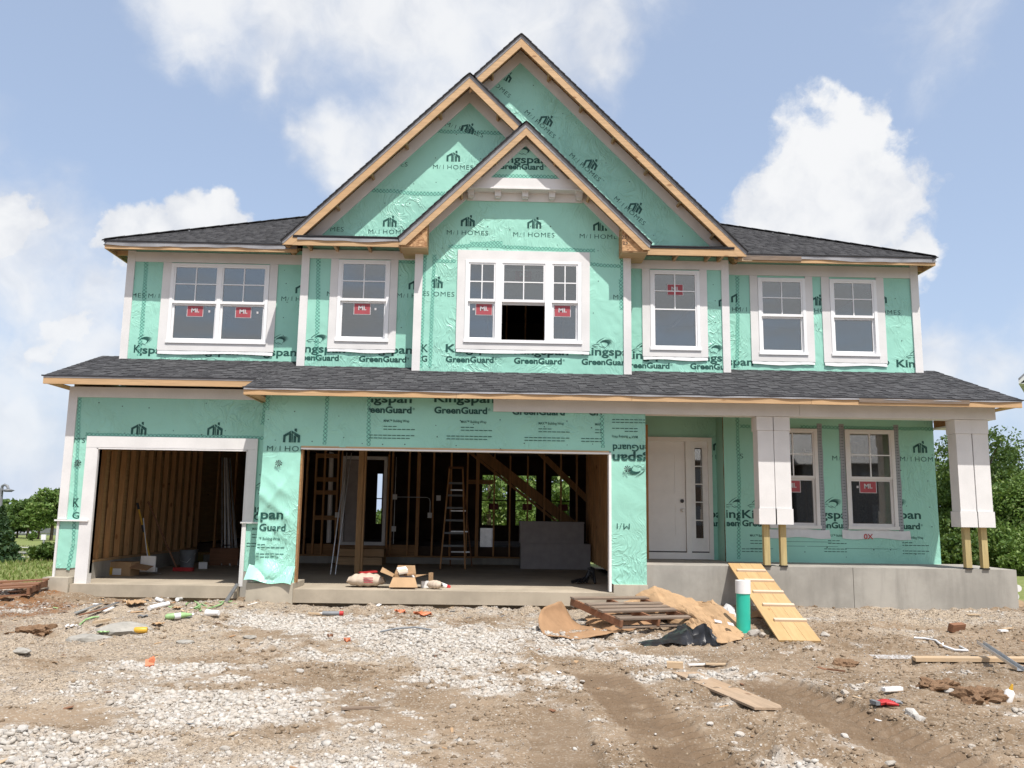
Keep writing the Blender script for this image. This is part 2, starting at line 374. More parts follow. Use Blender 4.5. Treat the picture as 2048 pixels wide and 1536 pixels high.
def tape_mat():
    m_, t = new_mat('seam_tape'); uv = t.add('ShaderNodeUVMap').outputs[0]
    s_ = t.add('ShaderNodeSeparateXYZ', {'Vector': uv}); u, v = s_.outputs['X'], s_.outputs['Y']
    a = t.m('ABSOLUTE', t.m('SUBTRACT', t.m('FRACT', t.m('ADD', u, v)), .5)); b = t.m('ABSOLUTE', t.m('SUBTRACT', t.m('FRACT', t.m('SUBTRACT', u, v)), .5))
    k = t.m('MAXIMUM', t.m('GREATER_THAN', a, .41), t.m('GREATER_THAN', b, .41))
    o = t.add('ShaderNodeTexCoord').outputs['Object']; nz = t.noise(o, 30, 3)
    c = t.mix(t.m('MULTIPLY', k, t.ramp(nz, .3, .5, .55, .9)), (.24, .58, .45), (.02, .10, .095))
    return finish(m_, t, c, .34, .5, t.noise(o, 18, 3), .3, .02)
MT['tape'] = tape_mat()
def ztape():
    m_, t = new_mat('grey_flashing_tape'); uv = t.add('ShaderNodeUVMap').outputs[0]
    s_ = t.add('ShaderNodeSeparateXYZ', {'Vector': uv}); k = t.m('LESS_THAN', t.m('FRACT', s_.outputs['X']), .18)
    k = t.m('MULTIPLY', k, t.m('GREATER_THAN', t.m('FRACT', s_.outputs['Y']), .35))
    c = t.mix(k, (.30, .32, .34), (.05, .06, .07)); o = t.add('ShaderNodeTexCoord').outputs['Object']
    return finish(m_, t, c, .4, .4, t.noise(o, 40, 3), .3, .01)
MT['ztape'] = ztape()
# ------------------------------------------------------------------ terrain
def hbase(x, y):
    x = np.asarray(x, float); y = np.asarray(y, float)
    z = -.055 - .17*sstep(-.3, -4.2, y) - .10*sstep(-4, -10, y)
    z = np.where(y > 6, z-(np.minimum(y, 90)-6)*.025, z)
    z = z + .15*np.exp(-((x+8.2)/1.7)**2-((y-.6)/1.6)**2) + .10*np.exp(-((x+6.9)/.8)**2-((y+.15)/.55)**2)          # clay heap by the left footing
    z = z + .05*np.exp(-((x-6)/2.5)**2-((y+.2)/.7)**2)
    z = z + .10*np.exp(-((x-5.2)/.9)**2-((y+4.9)/.5)**2) + .07*np.exp(-((x+5.3)/1.0)**2-((y+.9)/.28)**2)
    return z
def track(x, y, x0, y0, x1, y1, wd):
    """signed cross distance and along distance of a straight wheel track"""
    dx, dy = x1-x0, y1-y0; L = math.hypot(dx, dy); ux, uy = dx/L, dy/L
    a = (x-x0)*ux+(y-y0)*uy; c = (x-x0)*uy-(y-y0)*ux
    m_ = sstep(wd/2+.06, wd/2-.03, np.abs(c+.03*vnoise(a*3, a*0, 5)))*sstep(-.3, .1, a)*sstep(L+.3, L-.1, a)
    return m_, a, c
TRACKS = [(1.12, -4.4, 1.62, -9.6, .56), (2.7, -4.9, 3.5, -8.9, .62), (.55, -5.9, .47, -9.6, .44)]
def hgt(x, y):
    x = np.asarray(x, float); y = np.asarray(y, float); z = hbase(x, y)
    near = sstep(14, 6, np.abs(x))*sstep(-14, -9, y)*sstep(4, 1, y)
    z = z + near*(.05*fbm(x*.6, y*.6, 3, 3)+.034*fbm(x*2.1, y*2.1, 5, 3)+(.014+.05*sstep(-.05, .35, fbm(x*.8+5, y*.8, 71, 3)))*fbm(x*6.5, y*6.5, 9, 4)+.016*fbm(x*17, y*17, 4, 2))
    lump = np.maximum(0, fbm(x*1.5, y*1.5, 31, 3)-.18)
    z = z + near*.20*lump*(.4+fbm(x*9, y*9, 8, 3))
    e_ = fbm(x*2.2, x*0+3, 61, 3)
    z = z - .14*sstep(-6.7, -6.5, x)*sstep(-3.95, -4.1, x)*sstep(.16+.10*e_, .34+.10*e_, y) - .10*sstep(-3.05, -2.9, x)*sstep(1.9, 1.8, x)*sstep(-.42+.14*e_, -.24+.14*e_, y) - .05*sstep(4.5, 5.3, x)*sstep(8.3, 8.1, x)*sstep(-.12+.12*e_, .04+.12*e_, y)*sstep(-.12, .16, e_)
    for i, tr in enumerate(TRACKS):
        m_, a, c = track(x, y, *tr)
        tread = np.where(i < 2, .020*np.clip(2.5*np.sin(a*46+np.abs(c)*24), -1, 1)*sstep(.02, .08, np.abs(c)), .002*np.sin(a*30))
        rut = hbase(x, y)-.05+.02*vnoise(x*2, y*2, 2)+tread
        z = z*(1-.85*m_)+rut*.85*m_
    return z
def gp(px, py, lift=0.0):
    """ground point seen at a measured picture position"""
    d = ray(px, py); t = 3.0; prev = None
    for k in range(4000):
        p = CAM+d*t; dz = p[2]-float(hgt(p[0], p[1]))
        if dz < 0: break
        t += max(.01, dz*.5)
    return Vector((p[0], p[1], float(hgt(p[0], p[1]))+lift))

def fine(a, b, st, lo, hi, k=46):
    f_ = np.arange(a, b+st/2, st)
    l_ = a-np.geomspace(.06, a-lo, k)[::-1]; r_ = b+np.geomspace(.06, hi-b, k); return np.concatenate([l_, f_, r_])
gx = fine(-8.6, 8.8, .023, -260, 260); gy = fine(-9.3, 1.0, .023, -160, 420)
X, Yg = np.meshgrid(gx, gy); Z = hgt(X, Yg)
nx, ny = len(gx), len(gy)
V = np.stack([X.ravel(), Yg.ravel(), Z.ravel()], 1)
ii = (np.arange(ny-1)[:, None]*nx+np.arange(nx-1)[None, :]).ravel()
me = np_mesh('ground', V, np.stack([ii, ii+1, ii+nx+1, ii+nx], 1), True)
# kinds of soil (white stone, washed gravel, red clay, turf): where they were tipped or grow
def blob(x, y, pts):
    a = np.zeros_like(x)
    for cx, cy, rx, ry, wt in pts: a = np.maximum(a, wt*np.exp(-((x-cx)/rx)**2-((y-cy)/ry)**2))
    return a
WHITE = [(-2.9, -1.7, 1.0, .6, .95), (-1.9, -1.9, 1.4, .8, 1.15), (-.9, -2.2, 1.5, 1.0, 1.25), (0, -2.7, 1.5, 1.0, 1.25), (.8, -3.1, 1.0, .7, 1.15), (1.45, -3.5, .7, .42, 1.0), (-.2, -4.3, .8, 1.0, .95), (.05, -5.3, .5, .7, .75), (-2.0, -3.5, 1.2, .9, .8), (-2.9, -4.7, 1.2, 1.0, .72), (-2.0, -6.0, 1.4, 1.1, .70), (-3.0, -7.5, 1.5, 1.1, .78), (-1.0, -7.9, 1.1, .7, .55), (2.4, -8.1, 1.3, .55, 1.05), (3.6, -7.9, .9, .45, 1.0), (2.0, -5.6, .35, .3, .6), (1.8, -4.5, .6, .25, .6)]
GRAVEL = [(-5, -1.7, 2.0, 1.1, 1.1), (-3.6, -.8, 2.2, .9, 1.1), (-4.2, -3.2, 1.7, 1.4, 1.05), (-5.6, -3.6, 1.8, 1.4, 1.0), (-4.0, -5.2, 1.6, 1.2, .85), (-1.8, -3.6, 1.5, 1.6, .75), (-.4, -2.4, 2.0, 1.6, .8), (.3, -.6, 3.2, .7, 1.0), (5.8, -.7, 2.6, .75, 1.15), (8.3, -1.0, 1.6, .7, 1), (-2.4, -7.6, 2.0, 1.6, .85), (5.1, -2.1, 1.3, .5, .4), (-.2, -8.4, 2, .9, .6), (3.6, -8.0, 1.6, .55, .75)]
CLAY = [(-7.5, .2, 1.3, 1.3, 1.1), (-6.6, -1.1, .9, .8, 1.0), (-8.0, -1.6, 1.5, 1.3, .9), (-6.6, -2.2, 1.1, .6, .7)]
def soil(x, y):
    nz = fbm(x*1.1, y*1.6, 21, 4)+.5*fbm(x*5, y*6, 27, 3)
    wv = sstep(.22, 1.0, blob(x, y, WHITE)+.85*nz+.55*fbm(x*9, y*11, 33, 3))
    g_ = sstep(.30, .62, blob(x, y, GRAVEL)+.55*nz); c = sstep(.38, .75, blob(x, y, CLAY)+.4*nz)
    for tr in TRACKS: wv = wv*(1-.9*track(x, y, *tr)[0]); g_ = g_*(1-.85*track(x, y, *tr)[0])
    t = sstep(-.5, .5, np.where(x < 0, y-2.3-.6*fbm(x*.8, y*.8, 40, 3), y-1.7)-np.maximum(0, 6.6-np.abs(x+.2))*3+0*x)
    t = np.maximum(t, sstep(9.5, 11.5, x+fbm(y*.5, x*.5, 3, 2))*sstep(-8, -2, y))
    return wv, g_, c, t
sw, sg, sc_, stf = soil(X, Yg)
trk = np.maximum.reduce([track(X, Yg, *tr)[0]*k for tr, k in zip(TRACKS, (1, .9, .45))])*sstep(-.45, .05, fbm(X*3, Yg*3, 90, 3)+.14)
fa_ = me.attributes.new('wheel', 'FLOAT', 'POINT'); fa_.data.foreach_set('value', trk.ravel().astype(np.float32))
ca = me.color_attributes.new('soil', 'FLOAT_COLOR', 'POINT')
ca.data.foreach_set('color', np.stack([sw.ravel(), sg.ravel(), sc_.ravel(), stf.ravel()], 1).astype(np.float32).ravel())
m_, t = new_mat('site_soil'); o = t.add('ShaderNodeTexCoord').outputs['Object']
at_ = t.add('ShaderNodeAttribute', attribute_name='soil'); sp = t.add('ShaderNodeSeparateColor', {0: at_.outputs['Color']})
n1 = t.noise(o, .9, 6, .65); n2 = t.noise(o, 6, 5, .6); n3 = t.noise(o, 45, 3)
vor = t.add('ShaderNodeTexVoronoi', {'Vector': o, 'Scale': 70.0}); vc = vor.outputs['Color']; vd = vor.outputs['Distance']
vor2 = t.add('ShaderNodeTexVoronoi', {'Vector': o, 'Scale': 26.0})
vs_ = t.add('ShaderNodeSeparateColor', {0: vc}); vs2 = t.add('ShaderNodeSeparateColor', {0: vor2.outputs['Color']})
soilc = t.mix(t.ramp(n1, .3, .7), (.172, .120, .074), (.275, .205, .140)); soilc = t.mix(t.ramp(n2, .45, .75, 0, .6), soilc, (.335, .268, .197))
soilc = t.mix(t.ramp(vs_.outputs[0], .80, .95, 0, .55), soilc, (.43, .385, .32))
clay = t.mix(t.ramp(n2, .3, .7), (.15, .070, .030), (.26, .142, .072))
grv = t.mix(vs_.outputs[0], (.245, .19, .135), (.485, .405, .315)); grv = t.mix(t.ramp(n1, .35, .65, 0, .4), grv, (.41, .335, .245))
wht = t.mix(t.m('MULTIPLY_ADD', vs2.outputs[0], .6, t.m('MULTIPLY', vs_.outputs[1], .4)), (.40, .365, .315), (.56, .53, .485))
wheel = t.add('ShaderNodeAttribute', attribute_name='wheel').outputs['Fac']
turf = t.mix(t.ramp(n2, .3, .7), (.13, .175, .045), (.24, .26, .10))
c = t.mix(sp.outputs[1], soilc, grv); c = t.mix(sp.outputs[2], c, clay); c = t.mix(t.m('MULTIPLY', sp.outputs[0], .85), c, wht); c = t.mix(t.m('MULTIPLY', wheel, .85), c, t.mix(n2, (.115, .076, .046), (.19, .133, .085))); c = t.mix(at_.outputs['Alpha'], c, turf)
hh = t.m('ADD', t.m('MULTIPLY', n3, .5), t.m('MULTIPLY', vd, t.m('MULTIPLY_ADD', sp.outputs[1], .5, .25)))
finish(m_, t, c, .92, .15, t.m('ADD', hh, t.m('MULTIPLY', n2, .8)), .8, .02)
me.materials.append(m_)
ground = link('ground', me); tag(ground, kind='structure')

# gravel too small to count: one mesh; the biggest 300 stones: pieces of the ground
t_ = (1+5**.5)/2
ICO = np.array([(-1, t_, 0), (1, t_, 0), (-1, -t_, 0), (1, -t_, 0), (0, -1, t_), (0, 1, t_), (0, -1, -t_), (0, 1, -t_), (t_, 0, -1), (t_, 0, 1), (-t_, 0, -1), (-t_, 0, 1)])/math.hypot(1, t_)
ICF = np.array([(0, 11, 5), (0, 5, 1), (0, 1, 7), (0, 7, 10), (0, 10, 11), (1, 5, 9), (5, 11, 4), (11, 10, 2), (10, 7, 6), (7, 1, 8), (3, 9, 4), (3, 4, 2), (3, 2, 6), (3, 6, 8), (3, 8, 9), (4, 9, 5), (2, 4, 11), (6, 2, 10), (8, 6, 7), (9, 8, 1)])
OCT = np.array([(1, 0, 0), (-1, 0, 0), (0, 1, 0), (0, -1, 0), (0, 0, 1), (0, 0, -1)], float)
OCF = np.array([(0, 2, 4), (2, 1, 4), (1, 3, 4), (3, 0, 4), (2, 0, 5), (1, 2, 5), (3, 1, 5), (0, 3, 5)])
def scatter(px_, py_, size, base, faces, sink=.08):
    N = len(px_); K = len(base); a = rng.uniform(0, 2*np.pi, N); tl = rng.uniform(-.5, .5, (N, 2))
    P = base[None]*(1+rng.uniform(-.42, .42, (N, K, 1)))*np.stack([rng.uniform(.75, 1.35, N), rng.uniform(.7, 1.1, N), rng.uniform(.45, .8, N)], 1)[:, None]*size[:, None, None]
    ca_, sa_ = np.cos(a)[:, None], np.sin(a)[:, None]
    xx = P[..., 0]*ca_-P[..., 1]*sa_; yy = P[..., 0]*sa_+P[..., 1]*ca_; z_ = P[..., 2]+xx*tl[:, :1]*.5+yy*tl[:, 1:]*.5
    zz_ = hgt(px_, py_)+size*sink
    Vv = np.stack([xx+px_[:, None], yy+py_[:, None], z_+zz_[:, None]], -1).reshape(-1, 3)
    return Vv, (faces[None]+(np.arange(N)*K)[:, None, None]).reshape(-1, 3)
def in_view(x, y):
    return (np.abs(x) < .72*(y+13.2)+.5) & (y > -8.9)
def sample(n_, want):
    """random spots, thicker where want(x,y) is high; nearer spots are favoured as they show larger"""
    ox, oy = [], []; got = 0
    while got < n_:
        x = rng.uniform(-8.6, 8.9, 60000); y = rng.uniform(-8.9, .7, 60000)
        ok = in_view(x, y) & (rng.random(60000) < want(x, y)) & ~((y > -.05) & (x > -3.75)) & ~((y > .38) & (x > -7.05))
        ox.append(x[ok]); oy.append(y[ok]); got += ok.sum()
    return np.concatenate(ox)[:n_], np.concatenate(oy)[:n_]
stone_w = island('white_limestone', [(.52, .495, .45), (.40, .36, .31), (.58, .56, .52), (.45, .395, .33), (.54, .52, .485), (.33, .295, .255)])
peb = island('washed_pebbles', [(.32, .27, .22), (.23, .18, .14), (.40, .355, .30), (.28, .22, .16), (.36, .33, .30), (.18, .145, .115)])
def wg(x, y):
    a, b, c_, d_ = soil(x, y); return np.clip(.16*sstep(-.25, .3, fbm(x*1.7, y*2.1, 55, 3))+.03+.9*b+.12*c_, 0, 1)*(1-d_)*(1-.8*np.maximum.reduce([track(x, y, *tr)[0] for tr in TRACKS]))
def ww(x, y):
    a, b, c_, d_ = soil(x, y); return np.clip(.07*sstep(-.1, .35, fbm(x*1.3, y*1.9, 51, 3))+.008+1.0*a**1.4, 0, 1)*(1-d_)*(1-.9*np.maximum.reduce([track(x, y, *tr)[0] for tr in TRACKS]))
x_, y_ = sample(62000, wg); Vp, Fp = scatter(x_, y_, .0045+.009*rng.random(len(x_))**1.5, OCT, OCF)
g1 = link('pebbles', np_mesh('pebbles', Vp, Fp)); g1.data.materials.append(peb); tag(g1, 'washed tan pebbles spread in front of the house', 'gravel', kind='stuff')
x_, y_ = sample(54000, ww); Vp, Fp = scatter(x_, y_, .0045+(.010+.024*soil(x_, y_)[0])*rng.random(len(x_))**3.8, ICO, ICF)
g2 = link('crushed_stone', np_mesh('crushed_stone', Vp, Fp)); g2.data.materials.append(stone_w); tag(g2, 'white crushed stone tipped over the brown soil', 'gravel', kind='stuff')
def wc(x, y):
    a, b, c_, d_ = soil(x, y); return np.clip(.9*sstep(-.2, .3, fbm(x*.9, y*1.1, 71, 4))+.12+c_, 0, 1)*(1-.8*a)*(1-.75*b)*(1-d_)*(1-.93*np.maximum.reduce([track(x, y, *tr)[0] for tr in TRACKS]))
x_, y_ = sample(26000, wc); Vp, Fp = scatter(x_, y_, .004+.032*rng.random(len(x_))**6.5, OCT, OCF, .02)
g3 = link('soil_crumbs', np_mesh('soil_crumbs', Vp, Fp)); g3.data.materials.append(island('loose_soil', [(.18, .125, .078), (.265, .197, .133), (.13, .088, .053), (.225, .163, .107), (.305, .237, .166)])); tag(g3, 'loose crumbs and clods of brown soil over the bare ground', 'soil', kind='stuff')
def rock_mesh(name, seed):
    bm = bmesh.new(); bmesh.ops.create_icosphere(bm, subdivisions=2, radius=1)
    r_ = random.Random(seed); pl = [(Vector((r_.gauss(0, 1), r_.gauss(0, 1), r_.gauss(0, 1))).normalized(), r_.uniform(.62, .9)) for _ in range(9)]
    for v in bm.verts:
        for nn, d in pl:
            k = v.co.dot(nn)
            if k > d: v.co -= nn*(k-d)
        v.co *= 1+r_.uniform(-.05, .05)
    me_ = bpy.data.meshes.new(name); bm.to_mesh(me_); bm.free(); me_.materials.append(stone_w); return me_
RM = [rock_mesh('stone', k) for k in range(9)]
def stone(x, y, s, rz=None):
    o_ = link('stone', RM[random.randrange(9)], ground, (x, y, float(hgt(x, y))+s*.16), (random.uniform(-.4, .4), random.uniform(-.4, .4), random.uniform(0, 6.3) if rz is None else rz))
    o_.scale = (s*random.uniform(.9, 1.3), s*random.uniform(.75, 1), s*random.uniform(.5, .75)); return o_
for px, py, s in ((638, 1385, .10), (655, 1397, .06), (860, 1375, .075), (745, 1462, .10), (905, 1415, .075), (755, 1455, .09), (1145, 1360, .075), (1165, 1365, .05), (1480, 1472, .085), (1508, 1270, .12), (1525, 1272, .07), (1690, 1475, .085), (1823, 1430, .11), (1840, 1440, .08), (2030, 1423, .06), (1945, 1495, .06), (45, 1462, .09), (40, 1305, .10), (330, 1345, .08), (190, 1382, .06), (270, 1493, .055), (450, 1500, .085), (585, 1495, .08), (1385, 1355, .075), (1420, 1450, .065), (1690, 1388, .09), (1705, 1375, .06), (1680, 1405, .06), (1650, 1272, .08), (1900, 1385, .09), (1925, 1393, .06), (1355, 1420, .05), (245, 1340, .055), (700, 1540, .1), (1150, 1500, .05), (260, 1395, .06), (1780, 1530, .08), (530, 1335, .06), (420, 1390, .07), (1200, 1240, .06), (930, 1370, .06), (600, 1345, .06), (880, 1335, .07)):
    p = gp(px, py); stone(p.x, p.y, s*.55*math.hypot(p.x, p.y+13.2)/8)
x_, y_ = sample(250, lambda x, y: np.clip(ww(x, y)*1.0+.004, 0, 1)*np.clip((-y+2)/8, .3, 1))
for a, b in zip(x_, y_): stone(float(a), float(b), random.uniform(.014, .028)*random.choice((1, 1, 1.3)))

# turf beyond the clay on the left
gxs, gys = rng.uniform(-34, -7.2, 90000), rng.uniform(2.2, 29, 90000)
ok = (soil(gxs, gys)[3]*(rng.random(90000)) > .25) & (np.abs(gxs) > .52*(gys+13.2)-1.0); gxs, gys = gxs[ok], gys[ok]; N = len(gxs)
hgts = rng.uniform(.04, .13, N); an = rng.uniform(0, 6.28, N); wd = rng.uniform(.008, .02, N)*(1+(gys+13)/25)
z0 = hgt(gxs, gys)-.02; ln = rng.uniform(-.5, .5, (N, 2))*hgts[:, None]
Vg = np.stack([np.stack([gxs-np.cos(an)*wd, gys-np.sin(an)*wd, z0], 1), np.stack([gxs+np.cos(an)*wd, gys+np.sin(an)*wd, z0], 1), np.stack([gxs+ln[:, 0], gys+ln[:, 1], z0+hgts], 1)], 1).reshape(-1, 3)
gr = link('grass', np_mesh('grass', Vg, np.arange(3*N).reshape(-1, 3))); gr.data.materials.append(foliage('grass_blades', (.16, .22, .055), (.26, .31, .10), (.38, .34, .18)))
tag(gr, 'uncut grass growing beyond the bare clay', 'grass', kind='stuff')
# ------------------------------------------------------------------ the house
HOUSE = empty('house'); tag(HOUSE, 'unfinished two storey house clad in green wrap with white trim and three front gables', 'house')
def part(mb, name, mat, parent=None, **kw): return mb.build(name, mat, parent or HOUSE, **kw)
def prismx(mb, poly, x0, x1, mi=0):
    """(y,z) outline extruded from x0 to x1"""
    k = len(poly); a = sum(poly[i][0]*poly[(i+1) % k][1]-poly[(i+1) % k][0]*poly[i][1] for i in range(k))
    if a < 0: poly = poly[::-1]
    b = len(mb.v); mb.v += [(x0, y, z) for y, z in poly]+[(x1, y, z) for y, z in poly]
    mb.f.append(tuple(range(b+k-1, b-1, -1))); mb.f.append(tuple(range(b+k, b+2*k))); mb.mi += [mi]*2; mb.sm += [False]*2
    for i in range(k):
        j = (i+1) % k; mb.f.append((b+i, b+j, b+k+j, b+k+i)); mb.mi.append(mi); mb.sm.append(False)
    return mb

# --- house wrap: creased film stapled over the sheathing
def disp(x, z, seed=0):
    a = fbm(x*.9, z*.9, seed, 3); b = vnoise(x*2.2+2*a, z*4.6+3*a, seed+5); c = vnoise((x+z*.6)*6+3*a, (z-x*.4)*2.6, seed+8)
    d = vnoise((x-z*.5)*13+4*b, (z+x*.3)*6, seed+11)
    return .012+.011*a+.010*(.5-np.abs(b))*.8+.009*(.5-np.abs(c))+.004*d-.006
def cells(x0, x1, z0, z1, holes, st):
    xs = set(np.round(np.linspace(x0, x1, max(2, int((x1-x0)/st)+1)), 4)); zs = set(np.round(np.linspace(z0, z1, max(2, int((z1-z0)/st)+1)), 4))
    for h in holes:
        for q in h[:2]:
            if x0 < q < x1: xs.add(round(q, 4))
        for q in h[2:]:
            if z0 < q < z1: zs.add(round(q, 4))
    return np.array(sorted(xs)), np.array(sorted(zs))
def wrap(Y, x0, x1, z0, z1, holes=(), inside=None, seed=0, amp=1.0, st=.034, extra=None, name='house_wrap', ragged=0.0, mat=None):
    xs, zs = cells(x0, x1, z0, z1, holes, st); Xg, Zg = np.meshgrid(xs, zs)
    D = amp*disp(Xg, Zg, seed)
    if extra is not None: D = D+extra(Xg, Zg)
    Zr = Zg + ragged*sstep(z0+.25, z0, Zg)*fbm(Xg*2.3, Zg*0+seed, seed, 3)
    P = np.stack([Xg.ravel(), (Y-D).ravel(), Zr.ravel()], 1)
    n1_, n2_ = len(xs), len(zs); cx = (xs[:-1]+xs[1:])/2; cz = (zs[:-1]+zs[1:])/2; CX, CZ = np.meshgrid(cx, cz); keep = np.ones_like(CX, bool)
    for h in holes: keep &= ~((CX > h[0]) & (CX < h[1]) & (CZ > h[2]) & (CZ < h[3]))
    if inside is not None: keep &= inside(CX, CZ)
    ii = (np.arange(n2_-1)[:, None]*n1_+np.arange(n1_-1)[None, :])[keep]; F = np.stack([ii, ii+1, ii+n1_+1, ii+n1_], 1)
    us = np.unique(F); mp = np.zeros(len(P), int); mp[us] = np.arange(len(us))
    o_ = link(name, np_mesh(name, P[us], mp[F], True), HOUSE); o_.data.materials.append(mat or MT['wrap'])
    o_['Y'] = 0
    return o_
def sheathing(Y0, Y1, x0, x1, z0, z1, holes=(), name='sheathing', mat=None):
    xs, zs = cells(x0, x1, z0, z1, holes, 99); mb = MB()
    for i in range(len(xs)-1):
        for j in range(len(zs)-1):
            cx, cz = (xs[i]+xs[i+1])/2, (zs[j]+zs[j+1])/2
            if not any(h[0] < cx < h[1] and h[2] < cz < h[3] for h in holes): mb.box(xs[i], xs[i+1], Y0, Y1, zs[j], zs[j+1])
    return part(mb, name, mat or MT['osb'])

# --- print on the wrap
_tc = {}
def glyphs(s_, bold=0.0, space=1.0):
    k = (s_, bold, space)
    if k not in _tc:
        cu = bpy.data.curves.new('t', 'FONT'); cu.body = s_; cu.size = 1; cu.offset = bold; cu.space_character = space; cu.resolution_u = 3
        ob = bpy.data.objects.new('t', cu); COL.objects.link(ob); bpy.context.view_layer.update()
        me_ = ob.evaluated_get(bpy.context.evaluated_depsgraph_get()).to_mesh(); me_.calc_loop_triangles()
        v = np.array([q.co[:2] for q in me_.vertices]); tr = np.array([q.vertices[:] for q in me_.loop_triangles])
        T = v[tr]; ob.to_mesh_clear(); bpy.data.objects.remove(ob); bpy.data.curves.remove(cu)
        T[..., 0] -= T[..., 0].min(); _tc[k] = T
    return _tc[k]
CAPH = float(np.ptp(glyphs('H')[..., 1]))
def poly_tris(polys):
    o_ = []
    for p in polys:
        for i in range(1, len(p)-1): o_.append((p[0], p[i], p[i+1]))
    return np.array(o_, float)
# a small house sign: roof stroke on two short legs, two bars inside, a chimney block
ICON = poly_tris([[(0, 0), (.14, 0), (.14, .42), (0, .42)], [(0, .42), (.14, .42), (.14, .44), (.44, .66), (.44, .86), (0, .54)], [(.86, 0), (1, 0), (1, .46), (.86, .46)],
                  [(.48, .90), (.61, .80), (.61, .63), (.48, .72)], [(.64, .79), (1, .53), (1, .42), (.86, .37), (.64, .57)], [(.34, 0), (.48, 0), (.48, .70), (.34, .60)], [(.51, 0), (.57, 0), (.57, .64), (.51, .68)], [(.62, 0), (.77, 0), (.77, .44), (.62, .54)], [(.65, .86), (.79, .77), (.79, 1.04), (.65, 1.04)]])
def stroke(p0, p1, p2, w0, k=7):
    o_ = []; P = []
    for i in range(k+1):
        u = i/k; p = np.array(p0)*(1-u)**2+2*np.array(p1)*u*(1-u)+np.array(p2)*u*u; d = 2*(1-u)*(np.array(p1)-p0)+2*u*(np.array(p2)-np.array(p1)); d = d/np.hypot(*d)
        nn = np.array((-d[1], d[0]))*w0*math.sin(math.pi*min(1, .12+.88*u))**.7; P.append((p+nn, p-nn))
    for i in range(k): o_.append([P[i][0], P[i][1], P[i+1][1], P[i+1][0]])
    return o_
_l = []
for k in range(7): _l += stroke((.34+.015*k, .44+.015*k), (.52+.05*k, .86-.055*k), (.86+.025*k-.012*k*k, .62-.088*k), .020)
_l += stroke((.02, .20), (.16, .38), (.36, .34), .018)+stroke((.02, .20), (.14, .12), (.30, .22), .016)+stroke((.30, .22), (.36, .10), (.52, .06), .018)+stroke((.20, .42), (.30, .66), (.56, .90), .018)+stroke((.22, .30), (.27, .33), (.33, .31), .012)+stroke((.40, .22), (.50, .16), (.62, .02), .016)+stroke((.08, .12), (.14, .04), (.24, .06), .012)
LION = poly_tris(_l)
def clip_tri(tri, poly):
    """Sutherland-Hodgman against a convex counter-clockwise outline"""
    P = [tuple(p) for p in tri]
    for i in range(len(poly)):
        a, b = poly[i], poly[(i+1) % len(poly)]; o_ = []
        if not P: return P
        sd_ = [(b[0]-a[0])*(p[1]-a[1])-(b[1]-a[1])*(p[0]-a[0]) for p in P]
        for j in range(len(P)):
            p, q, dp, dq = P[j], P[(j+1) % len(P)], sd_[j], sd_[(j+1) % len(P)]
            if dp >= 0: o_.append(p)
            if (dp > 0) != (dq > 0) and abs(dp-dq) > 1e-12: u = dp/(dp-dq); o_.append((p[0]+(q[0]-p[0])*u, p[1]+(q[1]-p[1])*u))
        P = o_
    return P
